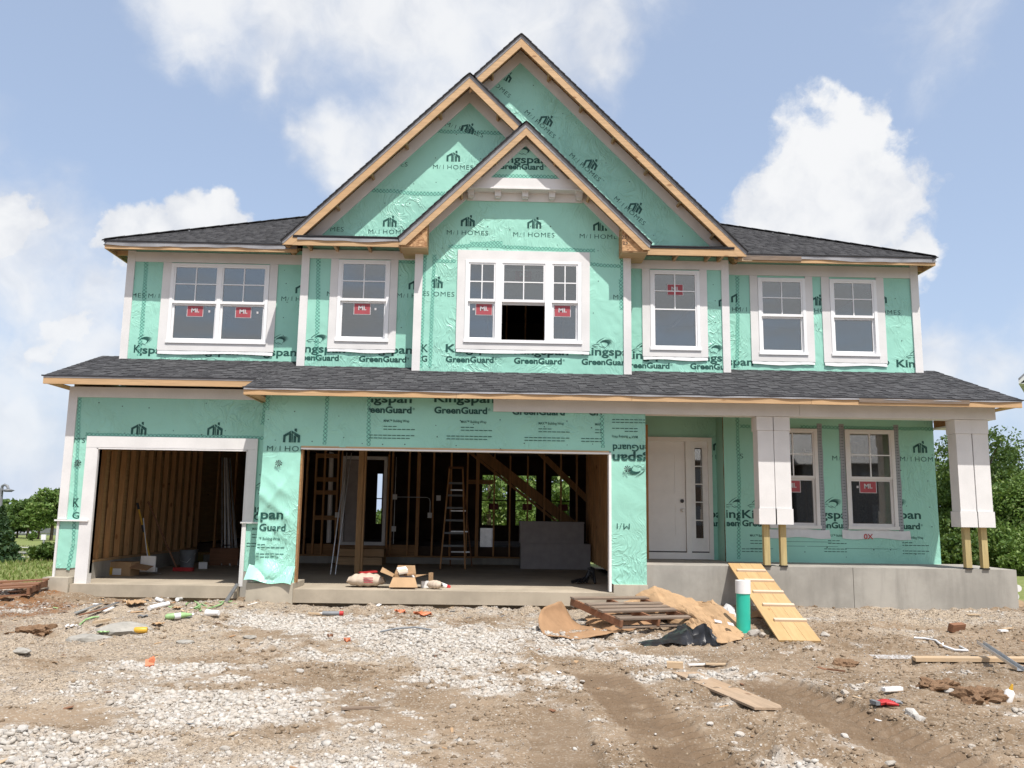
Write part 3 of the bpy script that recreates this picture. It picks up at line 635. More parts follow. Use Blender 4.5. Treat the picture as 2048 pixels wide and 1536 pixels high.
class Printing:
    def __init__(s, wall, Y, seed=0, amp=1.0, extra=None): s.wall, s.Y, s.seed, s.amp, s.extra = wall, Y, seed, amp, extra; s.mb = MB()
    def put(s, T, x, z, sx, sz, clip, rot=0.0, skew=0.0):
        c, n_ = math.cos(rot), math.sin(rot); T = T*np.array((sx, sz)); A = np.stack([T[..., 0]*c-T[..., 1]*n_+x, T[..., 0]*n_+T[..., 1]*c+z], -1)
        if clip:
            a = sum(clip[i][0]*clip[(i+1) % len(clip)][1]-clip[(i+1) % len(clip)][0]*clip[i][1] for i in range(len(clip)))
            if a < 0: clip = clip[::-1]
        for tr in A:
            P = clip_tri(tr, clip) if clip else [tuple(p) for p in tr]
            if len(P) < 3: continue
            px = np.array([p[0] for p in P]); pz = np.array([p[1] for p in P]); d = s.amp*disp(px, pz, s.seed)
            if s.extra is not None: d = d+s.extra(px, pz)
            ar = sum(P[i][0]*P[(i+1) % len(P)][1]-P[(i+1) % len(P)][0]*P[i][1] for i in range(len(P)))
            Q = [(px[i], s.Y-d[i]-(.009 if s.extra is not None else .0032), pz[i]) for i in range(len(P))]; s.mb.face(Q if ar > 0 else Q[::-1])
    def text(s, body, px, py, width, cap, clip, bold=0.0, rot=0.0, space=1.0):
        x, z = at(px, py, s.Y); T = glyphs(body, bold, space); s.put(T, x, z, width/np.ptp(T[..., 0]), cap/CAPH, clip, rot)
    def builder(s, px, py, clip, rot=0.0, wd=.735): s.text('M', px, py, wd*.118, .082, clip, -.008, rot); d = at(px, py, s.Y); c, n_ = math.cos(rot), math.sin(rot); \
        s.put(glyphs('/', -.012), d[0]+wd*.15*c, d[1]+wd*.15*n_, .12, .082/CAPH*.85, clip, rot); s.put(glyphs('I', -.008), d[0]+wd*.255*c, d[1]+wd*.255*n_, .12, .082/CAPH, clip, rot); \
        T = glyphs('HOMES', -.008, 1.12); s.put(T, d[0]+wd*.36*c, d[1]+wd*.36*n_, wd*.64/np.ptp(T[..., 0]), .082/CAPH, clip, rot)
    def icon(s, px, py, clip, rot=0.0, wd=.25): x, z = at(px, py, s.Y); s.put(ICON, x, z, wd, wd*.80, clip, rot)
    def maker(s, px, py, clip, rot=0.0): s.text('Kingspan', px, py, .95, .135, clip, .022, rot); 
    def brand2(s, px, py, clip, rot=0.0, wd=.835): s.text('GreenGuard', px, py, wd, .098, clip, .034, rot); x, z = at(px, py, s.Y); s.put(glyphs('®'), x+(wd+.015)*math.cos(rot), z+(wd+.015)*math.sin(rot)+.05*math.cos(rot), .05, .05, clip, rot)
    def lion(s, px, py, clip, rot=0.0, wd=.44): x, z = at(px, py, s.Y); s.put(LION, x, z, wd, wd*.52, clip, rot)
    def line(s, px, py, L, clip, rot=0.0, th=.005): x, z = at(px, py, s.Y); s.put(poly_tris([[(0, 0), (1, 0), (1, 1), (0, 1)]]), x, z, L, th, clip, rot)
    def fine(s, px, py, clip, wd=.40, rot=0.0):
        s.text('MAX™ Building Wrap', px, py, wd, .038, clip, .008, rot); x, z = at(px, py, s.Y); c, n_ = math.cos(rot), math.sin(rot)
        for k, (a, L) in enumerate(((0, .20), (0, .45), (-.22, .70), (-.22, .62))):
            yy = .075+.045*k+(.05 if k > 1 else 0); s.put(poly_tris([[(u, 0), (u+.06, 0), (u+.06, .011), (u, .011)] for u in np.arange(0, L, .072)]), x+a*c+yy*n_, z+a*n_-yy*c, 1, 1, clip, rot)
    def done(s, mat='ink'):
        if s.mb.f: s.mb.build('printed_lettering', MT[mat], s.wall)
def rect(x0, x1, z0, z1): return [(x0, z0), (x1, z0), (x1, z1), (x0, z1)]
def tapes(wall, Y, lines, wd=.062, seed=0, amp=1.0, extra=None, mat='tape', cell=.062, lift=.0022, name='seam_tape'):
    for ln in lines:
        V, F, UV = [], [], []
        P = [np.array(p, float) for p in ln]; s_ = 0.0; prev = None
        pts = []
        for a, b in zip(P[:-1], P[1:]):
            L = np.hypot(*(b-a)); k = max(1, int(L/.06))
            for i in range(k): pts.append((a+(b-a)*i/k))
        pts.append(P[-1]); pts = np.array(pts); d = np.gradient(pts, axis=0); d /= np.hypot(d[:, 0], d[:, 1])[:, None]; nn = np.stack([-d[:, 1], d[:, 0]], 1)
        S_ = np.concatenate([[0], np.cumsum(np.hypot(*np.diff(pts, axis=0).T))]); b0 = len(V)
        for i in range(len(pts)):
            for sgn in (-1, 0, 1):
                q = pts[i]+nn[i]*sgn*wd/2+.004*np.array((math.sin(i*.7+sgn), math.cos(i*.9))); dd = amp*float(disp(q[0], q[1], seed))+(float(extra(q[0], q[1])) if extra else 0)
                V.append((q[0], Y-dd-lift, q[1])); UV.append((S_[i]/cell, (sgn+1)/2*wd/cell))
        for i in range(len(pts)-1):
            for j in (0, 1): F.append((b0+i*3+j, b0+(i+1)*3+j, b0+(i+1)*3+j+1, b0+i*3+j+1))
        me_ = np_mesh(name, V, F, True); uvl = me_.uv_layers.new(name='UVMap'); vi = np.zeros(len(me_.loops), np.int32); me_.loops.foreach_get('vertex_index', vi)
        uvl.data.foreach_set('uv', np.array(UV, np.float32)[vi].ravel()); me_.materials.append(MT[mat]); o_ = link(name, me_, wall)
    return o_
def nails(wall, Y, pts, seed=0, amp=1.0, extra=None):
    mb = MB()
    for x, z in pts:
        d = amp*float(disp(x, z, seed))+(float(extra(x, z)) if extra else 0); a = random.uniform(0, 6.28); r = random.uniform(.007, .011); y = Y-d-.004
        mb.face([(x+r*math.cos(a+k*1.047), y, z+r*math.sin(a+k*1.047)) for k in range(6)])
    o_ = mb.build('cap_nail', MT['edgeblack'], wall); o_['kind'] = 'stuff'; return o_
def nailgrid(x0, x1, z0, z1, step, ok=lambda x, z: True):
    return [(x, z) for i in range(int((x1-x0)/step)+1) for j in range(int((z1-z0)/step)+1) for x, z in [(x0+i*step+random.uniform(-.08, .08), z0+j*step+random.uniform(-.1, .1))] if ok(x, z) and random.random() < .8]

# --- boards
def board(x0, x1, Y, z0, z1, th=.025, name='trim_board', mat='trim', parent=None): return part(MB().box(x0, x1, Y-th, Y-.001, z0, z1), name, MT[mat], parent)

# ================= ground floor walls
LW = wrap(.60, -6.97, -3.615, .36, 3.29, [(-6.42, -4.03, -1, 2.275)], seed=3, ragged=.05)
sheathing(.615, .70, -6.97, -3.615, .30, 3.30, [(-6.42, -4.03, -1, 2.275)])
def flap(x, z):       # the loose film left of the wide opening billows off the wall and out over the footing
    x = np.asarray(x, float); z = np.asarray(z, float); k = sstep(-2.98, -3.18, x)*sstep(2.2, 1.6, z)
    fold = lambda q, w_: np.exp(-(np.abs(np.mod(q, 1)-.5)/w_)**2)
    wob = .25*vnoise(x*1.8, z*1.8, 76)
    return k*(.05*sstep(2.2, 1.2, z)+.026*fold(z*1.05+x*.9+wob, .11)+.020*fold(z*1.7-x*2.3+wob*1.6, .08)+.014*fold(z*2.9+x*2.2-wob*2, .07)+.014*np.sin((x+3.6)*5.2+z*3.1)+.03*vnoise(x*2.2+z*1.5, z*2.4-x*1.8, 77)+.016*vnoise(x*7+z*2.5, z*3.5-x*3, 78)+.012*np.abs(vnoise(x*5-z*4, z*3, 79))+.10*sstep(.62, .34, z)*(.6+vnoise(x*5, z, 80)))
MW = wrap(0.0, -3.61, 2.38, .27, 3.19, [(-3.02, 1.83, -1, 2.325)], seed=11, extra=flap, ragged=.09)
sheathing(.02, .12, -3.60, 2.38, .26, 3.2, [(-3.02, 1.83, -1, 2.31)])
part(MB().box(-3.615, -3.55, .12, .615, .25, 3.2), 'side_return', MT['wrap'])
PW = wrap(1.40, 4.0, 7.72, .578, 3.25, [(4.77, 5.65, 1.16, 2.885), (6.13, 7.01, 1.16, 2.885)], seed=23, amp=.8)
sheathing(1.42, 1.54, 4.0, 7.72, .55, 3.5, [(4.77, 5.65, 1.16, 2.885), (6.13, 7.01, 1.16, 2.885)])
DW = wrap(1.85, 2.30, 4.06, .578, 3.35, [(2.43, 3.90, .55, 2.73)], seed=29, amp=.8)
sheathing(1.87, 1.97, 2.30, 4.06, .55, 3.5, [(2.43, 3.90, .55, 2.73)])
mb = MB(); mb.sheet(lambda u, v: (4.0-.012*float(disp(v*2.6, u*.5, 4)/.011), 1.40+.45*u, .578+2.7*v), 8, 40); part(mb, 'side_return', MT['wrap'])
part(MB().box(7.58, 7.72, 1.54, 11.0, .0, 3.6), 'side_wall', MT['osb']); part(MB().box(2.262, 2.375, .12, 1.98, .20, 3.3), 'side_wall', MT['osb'])
part(MB().box(-6.97, -6.885, .70, 11.0, .10, 3.55), 'side_wall', MT['ply'])
# first-floor trim
board(-6.97, -6.83, .59, 1.145, 3.29, .03, 'corner_board'); board(-6.97, -6.935, .59, .24, 1.11, .028, 'corner_board')
part(MB().box(-6.83, -3.63, .562, .588, 3.12, 3.29), 'frieze_board', MT['trim'])
board(-6.615, -6.44, .585, .13, 2.30, .03, 'casing_board'); board(-4.01, -3.855, .585, 1.145, 2.30, .03, 'casing_board'); board(-4.01, -3.965, .585, .13, 1.115, .03, 'casing_board')
board(-6.615, -3.855, .585, 2.302, 2.482, .032, 'casing_board')
part(MB().box(-7.0, -6.47, .525, .583, 1.115, 1.14), 'belt_moulding', MT['white']); part(MB().box(-4.05, -3.76, .525, .583, 1.12, 1.145), 'belt_moulding', MT['white'])
part(MB().box(-6.44, -6.42, .556, .70, .13, 2.29), 'door_jamb', MT['trim']); part(MB().box(-4.03, -4.012, .556, .70, .13, 2.29), 'door_jamb', MT['trim']); part(MB().box(-6.44, -4.012, .556, .70, 2.275, 2.299), 'door_jamb', MT['trim'])
part(MB().box(-3.02, 1.835, -.03, .12, 2.284, 2.306), 'door_jamb', MT['white']); part(MB().box(-3.02, 1.80, -.016, .119, 2.308, 2.336), 'header_strip', MT['pineX'])
part(MB().box(1.797, 1.834, -.034, .12, .175, 2.283), 'door_jamb', MT['white']); part(MB().box(-3.03, -2.995, .0, .12, .25, 2.283), 'door_jamb', MT['studX'])
board(-.03, 4.83, -.022, 2.925, 3.165, .026, 'frieze_board'); board(4.834, 7.98, -.022, 2.926, 3.164, .0265, 'frieze_board')
part(MB().box(2.384, 7.72, -.02, .22, 2.927, 3.163).box(7.72, 7.975, -.02, .22, 2.927, 3.163), 'porch_beam', MT['trim'])
part(MB().box(7.72, 7.965, .222, 1.40, 2.90, 2.93), 'beam_soffit', MT['trim']); part(MB().box(7.74, 7.95, .222, 1.40, 2.932, 3.16), 'side_beam', MT['studX'])
part(MB().box(2.39, 7.72, .222, 1.84, 3.26, 3.29), 'porch_ceiling', MT['osb'])
# concrete
part(MB().box(-6.63, -4.02, .46, .60, -.045, .145).box(-6.90, -3.62, .60, 6.6, -.12, .143), 'left_garage_slab', MT['slabfloor'])
part(MB().box(-3.06, 1.86, -.13, .13, -.035, .163).box(-3.6, 2.26, .13, 6.6, -.12, .16), 'garage_slab', MT['slabfloor'])
part(MB().box(-3.70, -3.0, -.17, .62, -.30, .25), 'footing', MT['pier']); part(MB().box(1.862, 2.385, -.07, .09, -.30, .285), 'footing', MT['pier'])
part(MB().box(-7.04, -6.64, .42, .66, -.30, .245).box(-6.98, -6.60, .612, .69, .245, .40), 'footing', MT['pier']); part(MB().box(-4.00, -3.72, .56, .68, -.30, .36), 'footing', MT['concrete'])
part(MB().box(-6.885, -6.76, .72, 6.6, .143, .42), 'stem_wall', MT['concrete']); part(MB().box(-6.6, 2.2, 6.50, 6.66, .10, .30), 'stem_wall', MT['concrete'])
mb = MB(); mb.box(2.387, 5.63, .10, 1.86, -.30, .578); mb.box(5.638, 8.22, .10, 1.5, -.30, .578); part(mb, 'porch_slab', MT['concrete'])
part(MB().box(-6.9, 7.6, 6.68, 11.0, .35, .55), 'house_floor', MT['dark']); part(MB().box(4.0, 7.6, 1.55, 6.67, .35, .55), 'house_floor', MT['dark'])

# --- print, tape, nails on the ground floor
P_ = Printing(LW, .60, 3)
lc = rect(-6.83, -3.60, .4, 3.12)
P_.icon(262, 869, lc); P_.icon(414.5, 870, lc); P_.text('M’S', 149.6, 885.6, .17, .08, lc); P_.text('K', 146, 1014, .10, .14, lc, .01); P_.text('G', 145, 1037, .11, .10, rect(-6.83, -6.6, 1.15, 2), .01)
P_.lion(500, 985, rect(-3.85, -3.6, .4, 2.4)); P_.text('ngspan', 497, 1024, .78, .135, rect(-3.85, -3.6, 1.15, 2.4), .022); P_.text('GreenGuard', 508, 1040, .83, .10, rect(-3.85, -3.6, 1.15, 2.4), .02); P_.fine(505, 1060, rect(-3.95, -3.6, .4, 1.1)); P_.done()
x1 = lambda px, py: at(px, py, .60)
tapes(LW, .60, [[x1(160, 796), x1(158, 860), x1(150, 1034)], [x1(149, 1043), x1(147, 1090), x1(136, 1140)], [x1(172, 869), x1(350, 872), x1(532, 876)], [x1(531, 804), x1(525, 850)]], .058, 3)
nails(LW, .60, nailgrid(-6.5, -3.9, 2.62, 3.05, .42)+[(-3.8, 1.9), (-3.8, 1.6), (-3.8, .8)], 3)
P_ = Printing(MW, 0.0, 11, 1.0, flap); mc = rect(-3.61, 2.38, .3, 3.15)
P_.icon(566.5, 884.7, mc, 0, .262); P_.builder(534.6, 902, rect(-3.61, -3.02, .3, 3.1), 0, .77)
t2 = at(738, 800, 0)[0]
P_.maker(703, 804, rect(t2, 2.38, .3, 3.1)); P_.brand2(717, 825, rect(t2, 2.38, .3, 3.1)); P_.maker(868.5, 804, mc); P_.brand2(868.5, 826.4, mc); t3 = at(1203, 850, 0)[0]
P_.brand2(1024, 829, rect(-3, t3, .3, 3.1)); P_.brand2(1177, 830.5, rect(-3, t3, .3, 3.1)); P_.maker(1024, 808, rect(-3, t3, 2.8, 3.1))
for px, py in ((767.7, 844), (922, 846), (1077, 849), (1190, 851)): P_.fine(px, py, rect(-3, t3, 2.36, 3.1))
x518 = at(521, 1035, 0)[0]; lp = rect(x518, -3.0, .5, 2.2)
P_.text('Kingspan', 450, 1036, .91, .135, lp, .022); P_.text('GreenGuard', 466, 1060, .82, .10, lp, .02); P_.lion(470, 1008, lp); P_.fine(507, 1079, lp, .42)
rp = rect(1.85, 2.375, .4, 2.85); P_.text('GreenGuard', 1331, 891, .835, .10, rp, .02, math.pi); P_.text('Kingspan', 1345, 911, .95, .135, rp, .022, math.pi); P_.lion(1300, 929, rp, math.pi); P_.fine(1275, 872, rp, .42, math.pi)
P_.text('M/I', 1259, 1047, .20, .085, rp, -.006, math.pi, 1.15); P_.done()
xm = lambda px, py: at(px, py, 0.0)
tapes(MW, 0.0, [[xm(655, 792), xm(652, 850), xm(649, 889)], [xm(738, 794), xm(738, 840), xm(737, 892)], [xm(1203, 831), xm(1204, 860), xm(1206, 896)], [xm(536, 794), xm(535, 820)]], .060, 11, 1, flap)
nails(MW, 0.0, nailgrid(-3.5, 1.9, 2.42, 3.0, .36), 11, 1, flap)
# a loose tongue of film lying out over the left footing
def tongue(u, v):
    x = -3.70+.70*u; z = .47-.17*v+.02*math.sin(u*9)*v+.03*u; y = -.07-.15*v-.03*math.sin(u*6+1)*v
    if u < .25: z += .05*(1-u/.25)*(1-v)
    return (x-.02*v, y, z-.10*u*v)
mb = MB(); mb.sheet(tongue, 26, 8, 0, True); mb.build('loose_flap', MT['wrap'], MW)
mb = MB()
for x, z, Yk in ((at(559, 927, 0)[0], at(559, 927, 0)[1], -.03), (at(158, 926, .6)[0], at(158, 926, .6)[1], .58), (at(1254, 938, 0)[0], at(1254, 938, 0)[1], -.02)):
    for k in range(9):
        a = k*.698; mb.face([(x, Yk-.03, z), (x+.055*math.cos(a), Yk-.012-.02*(k % 2), z+.055*math.sin(a)), (x+.055*math.cos(a+.4), Yk-.03, z+.05*math.sin(a+.4))])
mb.build('torn_patch', MT['edgeblack'], MW)
P_ = Printing(PW, 1.40, 23, .8); pc = rect(4.02, 7.70, .6, 3.1)
P_.icon(1826, 905.6, pc); P_.builder(1800, 922.5, pc); P_.builder(1664, 921, rect(5.68, 6.08, .6, 3)); P_.text('S', 1479, 917, .06, .082, pc, -.006)
a1 = rect(5.70, 6.09, .6, 3); P_.maker(1600, 1036, a1); P_.brand2(1614, 1055.5, a1); P_.lion(1640, 1017, a1); P_.fine(1655, 1073, a1)
a2 = rect(7.06, 7.70, .6, 3); P_.maker(1733, 1036, a2); P_.brand2(1744, 1057, a2); P_.lion(1770, 1017, a2); P_.fine(1800, 1077, a2)
a3 = rect(4.02, 4.26, .6, 3); a4 = rect(4.27, 4.75, .6, 3); P_.maker(1431, 1035, a3); P_.brand2(1430, 1051.5, a3); P_.lion(1448, 1017, a3); P_.maker(1484, 1036, a4); P_.brand2(1484, 1052, a4); P_.lion(1494, 1017, a4); P_.fine(1500, 1073, a4)
for px, py, L in ((1560, 1083, .9), (1560, 1092, 1.0), (1690, 1097, .9), (1500, 1097, .4)): P_.line(px, py, L, pc)
P_.done()
xp = lambda px, py: at(px, py, 1.40)
tapes(PW, 1.40, [[xp(1474, 835), xp(1478, 980), xp(1477, 1118)], [xp(1480, 853), xp(1500, 853)], [xp(1600, 854), xp(1866, 858)]], .062, 23, .8)
for x in (4.77, 5.65, 6.13, 7.01):
    q = -.035 if x in (4.77, 6.13) else .035
    tapes(PW, 1.40, [[(x+q*1.3, 1.08), (x+q*1.3, 2.98)]], .085, 23, .8, None, 'ztape', .05, .006, 'flashing_tape')
for x0, x1_ in ((4.66, 5.80), (6.02, 7.20)):
    mb = MB(); mb.sheet(lambda u, v: (x0+(x1_-x0)*u+.02*v*math.sin(u*20), 1.378-.006*math.sin(u*31)*v, 1.145-.15*v-.015*math.sin(u*9)), 30, 4); fl = mb.build('sill_flashing', MT['flash'], PW)
    if x0 > 6: q = Printing(fl, 1.372, 0, 0); q.text('0X', 1728, 1078, .16, .085, None, .01); q.done('red'); [o_.__setitem__('kind', 'stuff') for o_ in fl.children]
P_ = Printing(DW, 1.85, 29, .8); dc = rect(3.91, 3.99, .6, 3); P_.builder(1410, 918, dc); P_.icon(1426, 901, dc); P_.maker(1352, 1034, dc); P_.brand2(1353, 1051, dc); P_.done()
nails(PW, 1.40, nailgrid(4.1, 7.6, .75, 1.0, .4)+nailgrid(7.15, 7.65, 1.2, 2.7, .45), 23, .8)

# ================= roofs
SL = .35; ZE = 3.205
def zr(y): return ZE+(y+.42)*SL
deck = MB()
prismx(deck, [(-.40, zr(-.40)-.03), (2.05, zr(2.05)-.03), (4.6, zr(2.05)-.93), (4.6, zr(2.05)-.98), (2.05, zr(2.05)-.09), (-.40, zr(-.40)-.09)], -3.83, 8.17)
prismx(deck, [(.20, zr(.20)-.03), (2.05, zr(2.05)-.03), (4.6, zr(2.05)-.93), (4.6, zr(2.05)-.98), (2.05, zr(2.05)-.09), (.20, zr(.20)-.09)], -7.19, -3.832)
LROOF = part(deck, 'porch_roof', MT['under'])
def shingle_mesh(k, w_=1.0, h_=.205):
    """one laminated strip: thin base with raised tabs of uneven width"""
    r_ = random.Random(k); mb = MB(); x = 0.0; i = 0
    mb.obox((w_/2, h_/2, .006), (w_/2, 0, 0), (0, h_/2, -.003), (0, 0, .002), r_.randrange(3))
    while x < w_-.02:
        tw = min(r_.uniform(.09, .24), w_-x)
        if i % 2 == 0: mb.obox((x+tw/2, h_/2-.004, .0105), (tw/2-.002, 0, 0), (0, h_/2, -.003), (0, 0, .0028), r_.choice((0, 1, 1, 2)))
        x += tw; i += 1
    return mb.mesh('shingle', MT['sh'])
SHM = [shingle_mesh(k) for k in range(10)]
COSA = 1/math.sqrt(1+SL*SL); EXP = .60/COSA/4; al = math.atan(SL)
rows = int(2.49/COSA/EXP)+1
for r_ in range(rows):
    dlow = -.012+r_*EXP
    for part_i, (xa, xb, r0) in enumerate(((-7.235, -3.835, 4), (-3.845, 8.215, 0))):
        if r_ < r0: continue
        x = xa-random.choice((0, .17, .33, .5, .66, .83))
        while x < xb-.02:
            a = max(x, xa); b = min(x+1.0, xb)
            if b-a > .03:
                y0 = -.42+dlow*COSA; s_ = link('shingle', SHM[random.randrange(10)], LROOF, (a, y0, zr(-.42)+dlow*math.sin(al)-.022), (al, 0, 0)); s_.scale = (b-a-.003, 1, 1)
            x += 1.0
def shingle_field(u0, u1, v0, v1, org, U, Vv, inside, name, parent, exp_=.145, kind=True):
    """rows of tabs on a sloping plane, joined into one mesh; inside(u,v) tells where the plane is"""
    U = np.array(U); Vv = np.array(Vv); Nn = np.cross(U, Vv); org = np.array(org); VV, MI = [], []; r_ = 0
    while v0+r_*exp_ < v1:
        v = v0+r_*exp_; u = u0-random.random()*.3; i = 0
        while u < u1:
            tw = random.uniform(.10, .26); a, b = u, u+tw-.003
            if inside((a+b)/2, v+.07):
                h_ = .016 if i % 2 == 0 else .010
                lo, hi = org+U*a+Vv*v, org+U*b+Vv*v; up = Vv*(exp_+.03)
                VV += [lo, hi, hi+up, lo+up, lo+Nn*h_, hi+Nn*h_, hi+up+Nn*.004, lo+up+Nn*.004]; MI.append(random.choice((0, 1, 1, 2)))
            u += tw; i += 1
        r_ += 1
    n_ = len(MI); q = np.array([(4, 5, 6, 7), (0, 1, 5, 4), (1, 2, 6, 5), (3, 0, 4, 7)]); F = (q[None]+(np.arange(n_)*8)[:, None, None]).reshape(-1, 4)
    me_ = np_mesh(name, np.array(VV), F)
    for mt in MT['sh']: me_.materials.append(mt)
    me_.polygons.foreach_set('material_index', np.repeat(MI, 4).astype(np.int32)); o_ = link(name, me_, parent)
    if kind: o_['kind'] = 'stuff'
    return o_
# hip roof over the whole upper floor
HS = .53; e0, e1, eY, eZ, bY = -7.08, 8.02, 1.46, 6.075, 11.54; rt = (bY-eY)/2; rz = eZ+HS*rt; rl, rr = e0+rt, e1-rt
mb = MB(); A, B, C_, D = (e0, eY, eZ-.02), (e1, eY, eZ-.02), (e1, bY, eZ-.02), (e0, bY, eZ-.02); Rl, Rr = (rl, eY+rt, rz-.02), (rr, eY+rt, rz-.02)
for q in ((A, B, Rr, Rl), (C_, D, Rl, Rr), (D, A, Rl), (B, C_, Rr)): mb.face(q); mb.face([(x, y, z-.06) for x, y, z in q[::-1]])
HIP = part(mb, 'hip_roof', MT['under']); cs = 1/math.sqrt(1+HS*HS)
for xa, xb in ((e0, -1.2), (2.2, e1)):
    shingle_field(xa, xb, -.012, 6.2, (0, eY, eZ), (1, 0, 0), (0, cs, HS*cs), lambda u, v: e0+v*cs-.03 < u < e1-v*cs+.03 and v*cs < rt, 'shingle_courses', HIP)
shingle_field(eY, bY, -.012, 5.7, (e0, 0, eZ), (0, -1, 0), (cs, 0, HS*cs), lambda u, v: False, 'x', HIP) if False else None
hc = MB()
for sx, ex in ((1, e0), (-1, e1)):
    for k in range(24):
        a = k*.21; p = Vector((ex+sx*a, eY+a, eZ+HS*a+.016)); q = Vector((ex+sx*(a+.24), eY+a+.24, eZ+HS*(a+.24)+.024)); hc.bar(p, q, .16, .012, (0, 0, 1), k % 3)
hc.build('hip_cap', MT['sh'], HIP)['kind'] = 'stuff'
# eaves of the wings and of the lower roof
def wavy_strip(x0, x1, Y, ztop, zlow, wob, name='drip_edge', mat='under', seed=0):
    mb = MB(); k = max(6, int((x1-x0)/.08))
    for i in range(k):
        a, b = x0+(x1-x0)*i/k, x0+(x1-x0)*(i+1)/k; f = lambda x: zlow+wob*float(fbm(x*1.7, seed*3.1, seed, 3))
        mb.face([(a, Y-.002-.012*abs(math.sin(a*4+seed)), f(a)), (b, Y-.002-.012*abs(math.sin(b*4+seed)), f(b)), (b, Y, ztop), (a, Y, ztop)])
    return part(mb, name, MT[mat])
for x0, x1_, k in ((-7.05, -3.62, 1), (4.30, 7.995, 2)):
    part(MB().box(x0, x1_, 1.47, 1.51, 5.925, 6.05), 'fascia_board', MT['pineX']); wavy_strip(x0, x1_, 1.464, 6.062, 5.985 if k == 1 else 5.975, .03, seed=k)
    part(MB().box(x0-.02, x1_+.02, 1.445, 1.50, 6.062, 6.078), 'drip_edge', MT['edgeblack'])
for x0 in (-7.05, 7.965):
    part(MB().box(x0, x0+.03, 1.512, 11.5, 5.925, 6.05), 'fascia_board', MT['pineY'])
    for k in range(12): part(MB().box(min(x0+.03, -6.82) if x0 < 0 else 7.862, -6.82 if x0 < 0 else 7.965, 1.9+k*.8, 1.94+k*.8, 5.94, 6.03), 'lookout', MT['pineX'])
part(MB().box(4.46, 5.52, 1.445, 1.468, 5.955, 6.035), 'fascia_offcut', MT['oldwood']); part(MB().box(4.36, 4.62, 1.452, 1.469, 5.93, 6.0), 'fascia_offcut', MT['palewood'])
cuts = [-3.845, -.6, 2.1, 4.88, 8.18]
for a, b in zip(cuts[:-1], cuts[1:]): part(MB().box(a+.002, b-.002, -.43, -.392, 3.075, 3.175), 'fascia_board', MT['pineX'])
wavy_strip(-3.84, 8.18, -.437, 3.20, 3.155, .018, seed=5); part(MB().box(-3.86, 8.21, -.447, -.395, 3.183, 3.199), 'drip_edge', MT['edgeblack'])
part(MB().box(5.62, 7.35, -.446, -.434, 3.115, 3.178), 'fascia_offcut', MT['oldwood'])
part(MB().box(-7.20, -3.84, .165, .203, 3.275, 3.385), 'fascia_board', MT['pineX']); part(MB().box(-7.23, -3.84, .152, .20, 3.40, 3.417), 'drip_edge', MT['edgeblack'])
part(MB().box(-7.2, -3.85, .16, .1645, 3.372, 3.40), 'drip_edge', MT['under'])
part(MB().box(-3.845, -3.81, -.39, .60, 3.075, 3.20), 'fascia_board', MT['pineY']); part(MB().box(-3.80, -3.62, -.385, .56, 3.085, 3.10), 'soffit_board', MT['pineY'])
part(MB().box(-7.19, -6.98, .205, 2.0, 3.285, 3.30), 'soffit_board', MT['pineY']); part(MB().box(7.985, 8.17, -.38, 1.9, 3.09, 3.105), 'soffit_board', MT['pineY'])
for x0 in (-7.205, 8.172): prismx(pm := MB(), [(.21 if x0 < 0 else -.38, zr(.21 if x0 < 0 else -.38)-.13), (2.05, zr(2.05)-.13), (2.05, zr(2.05)-.03), (.21 if x0 < 0 else -.38, zr(.21 if x0 < 0 else -.38)-.03)], x0, x0+.012); part(pm, 'rake_board', MT['pineY'])

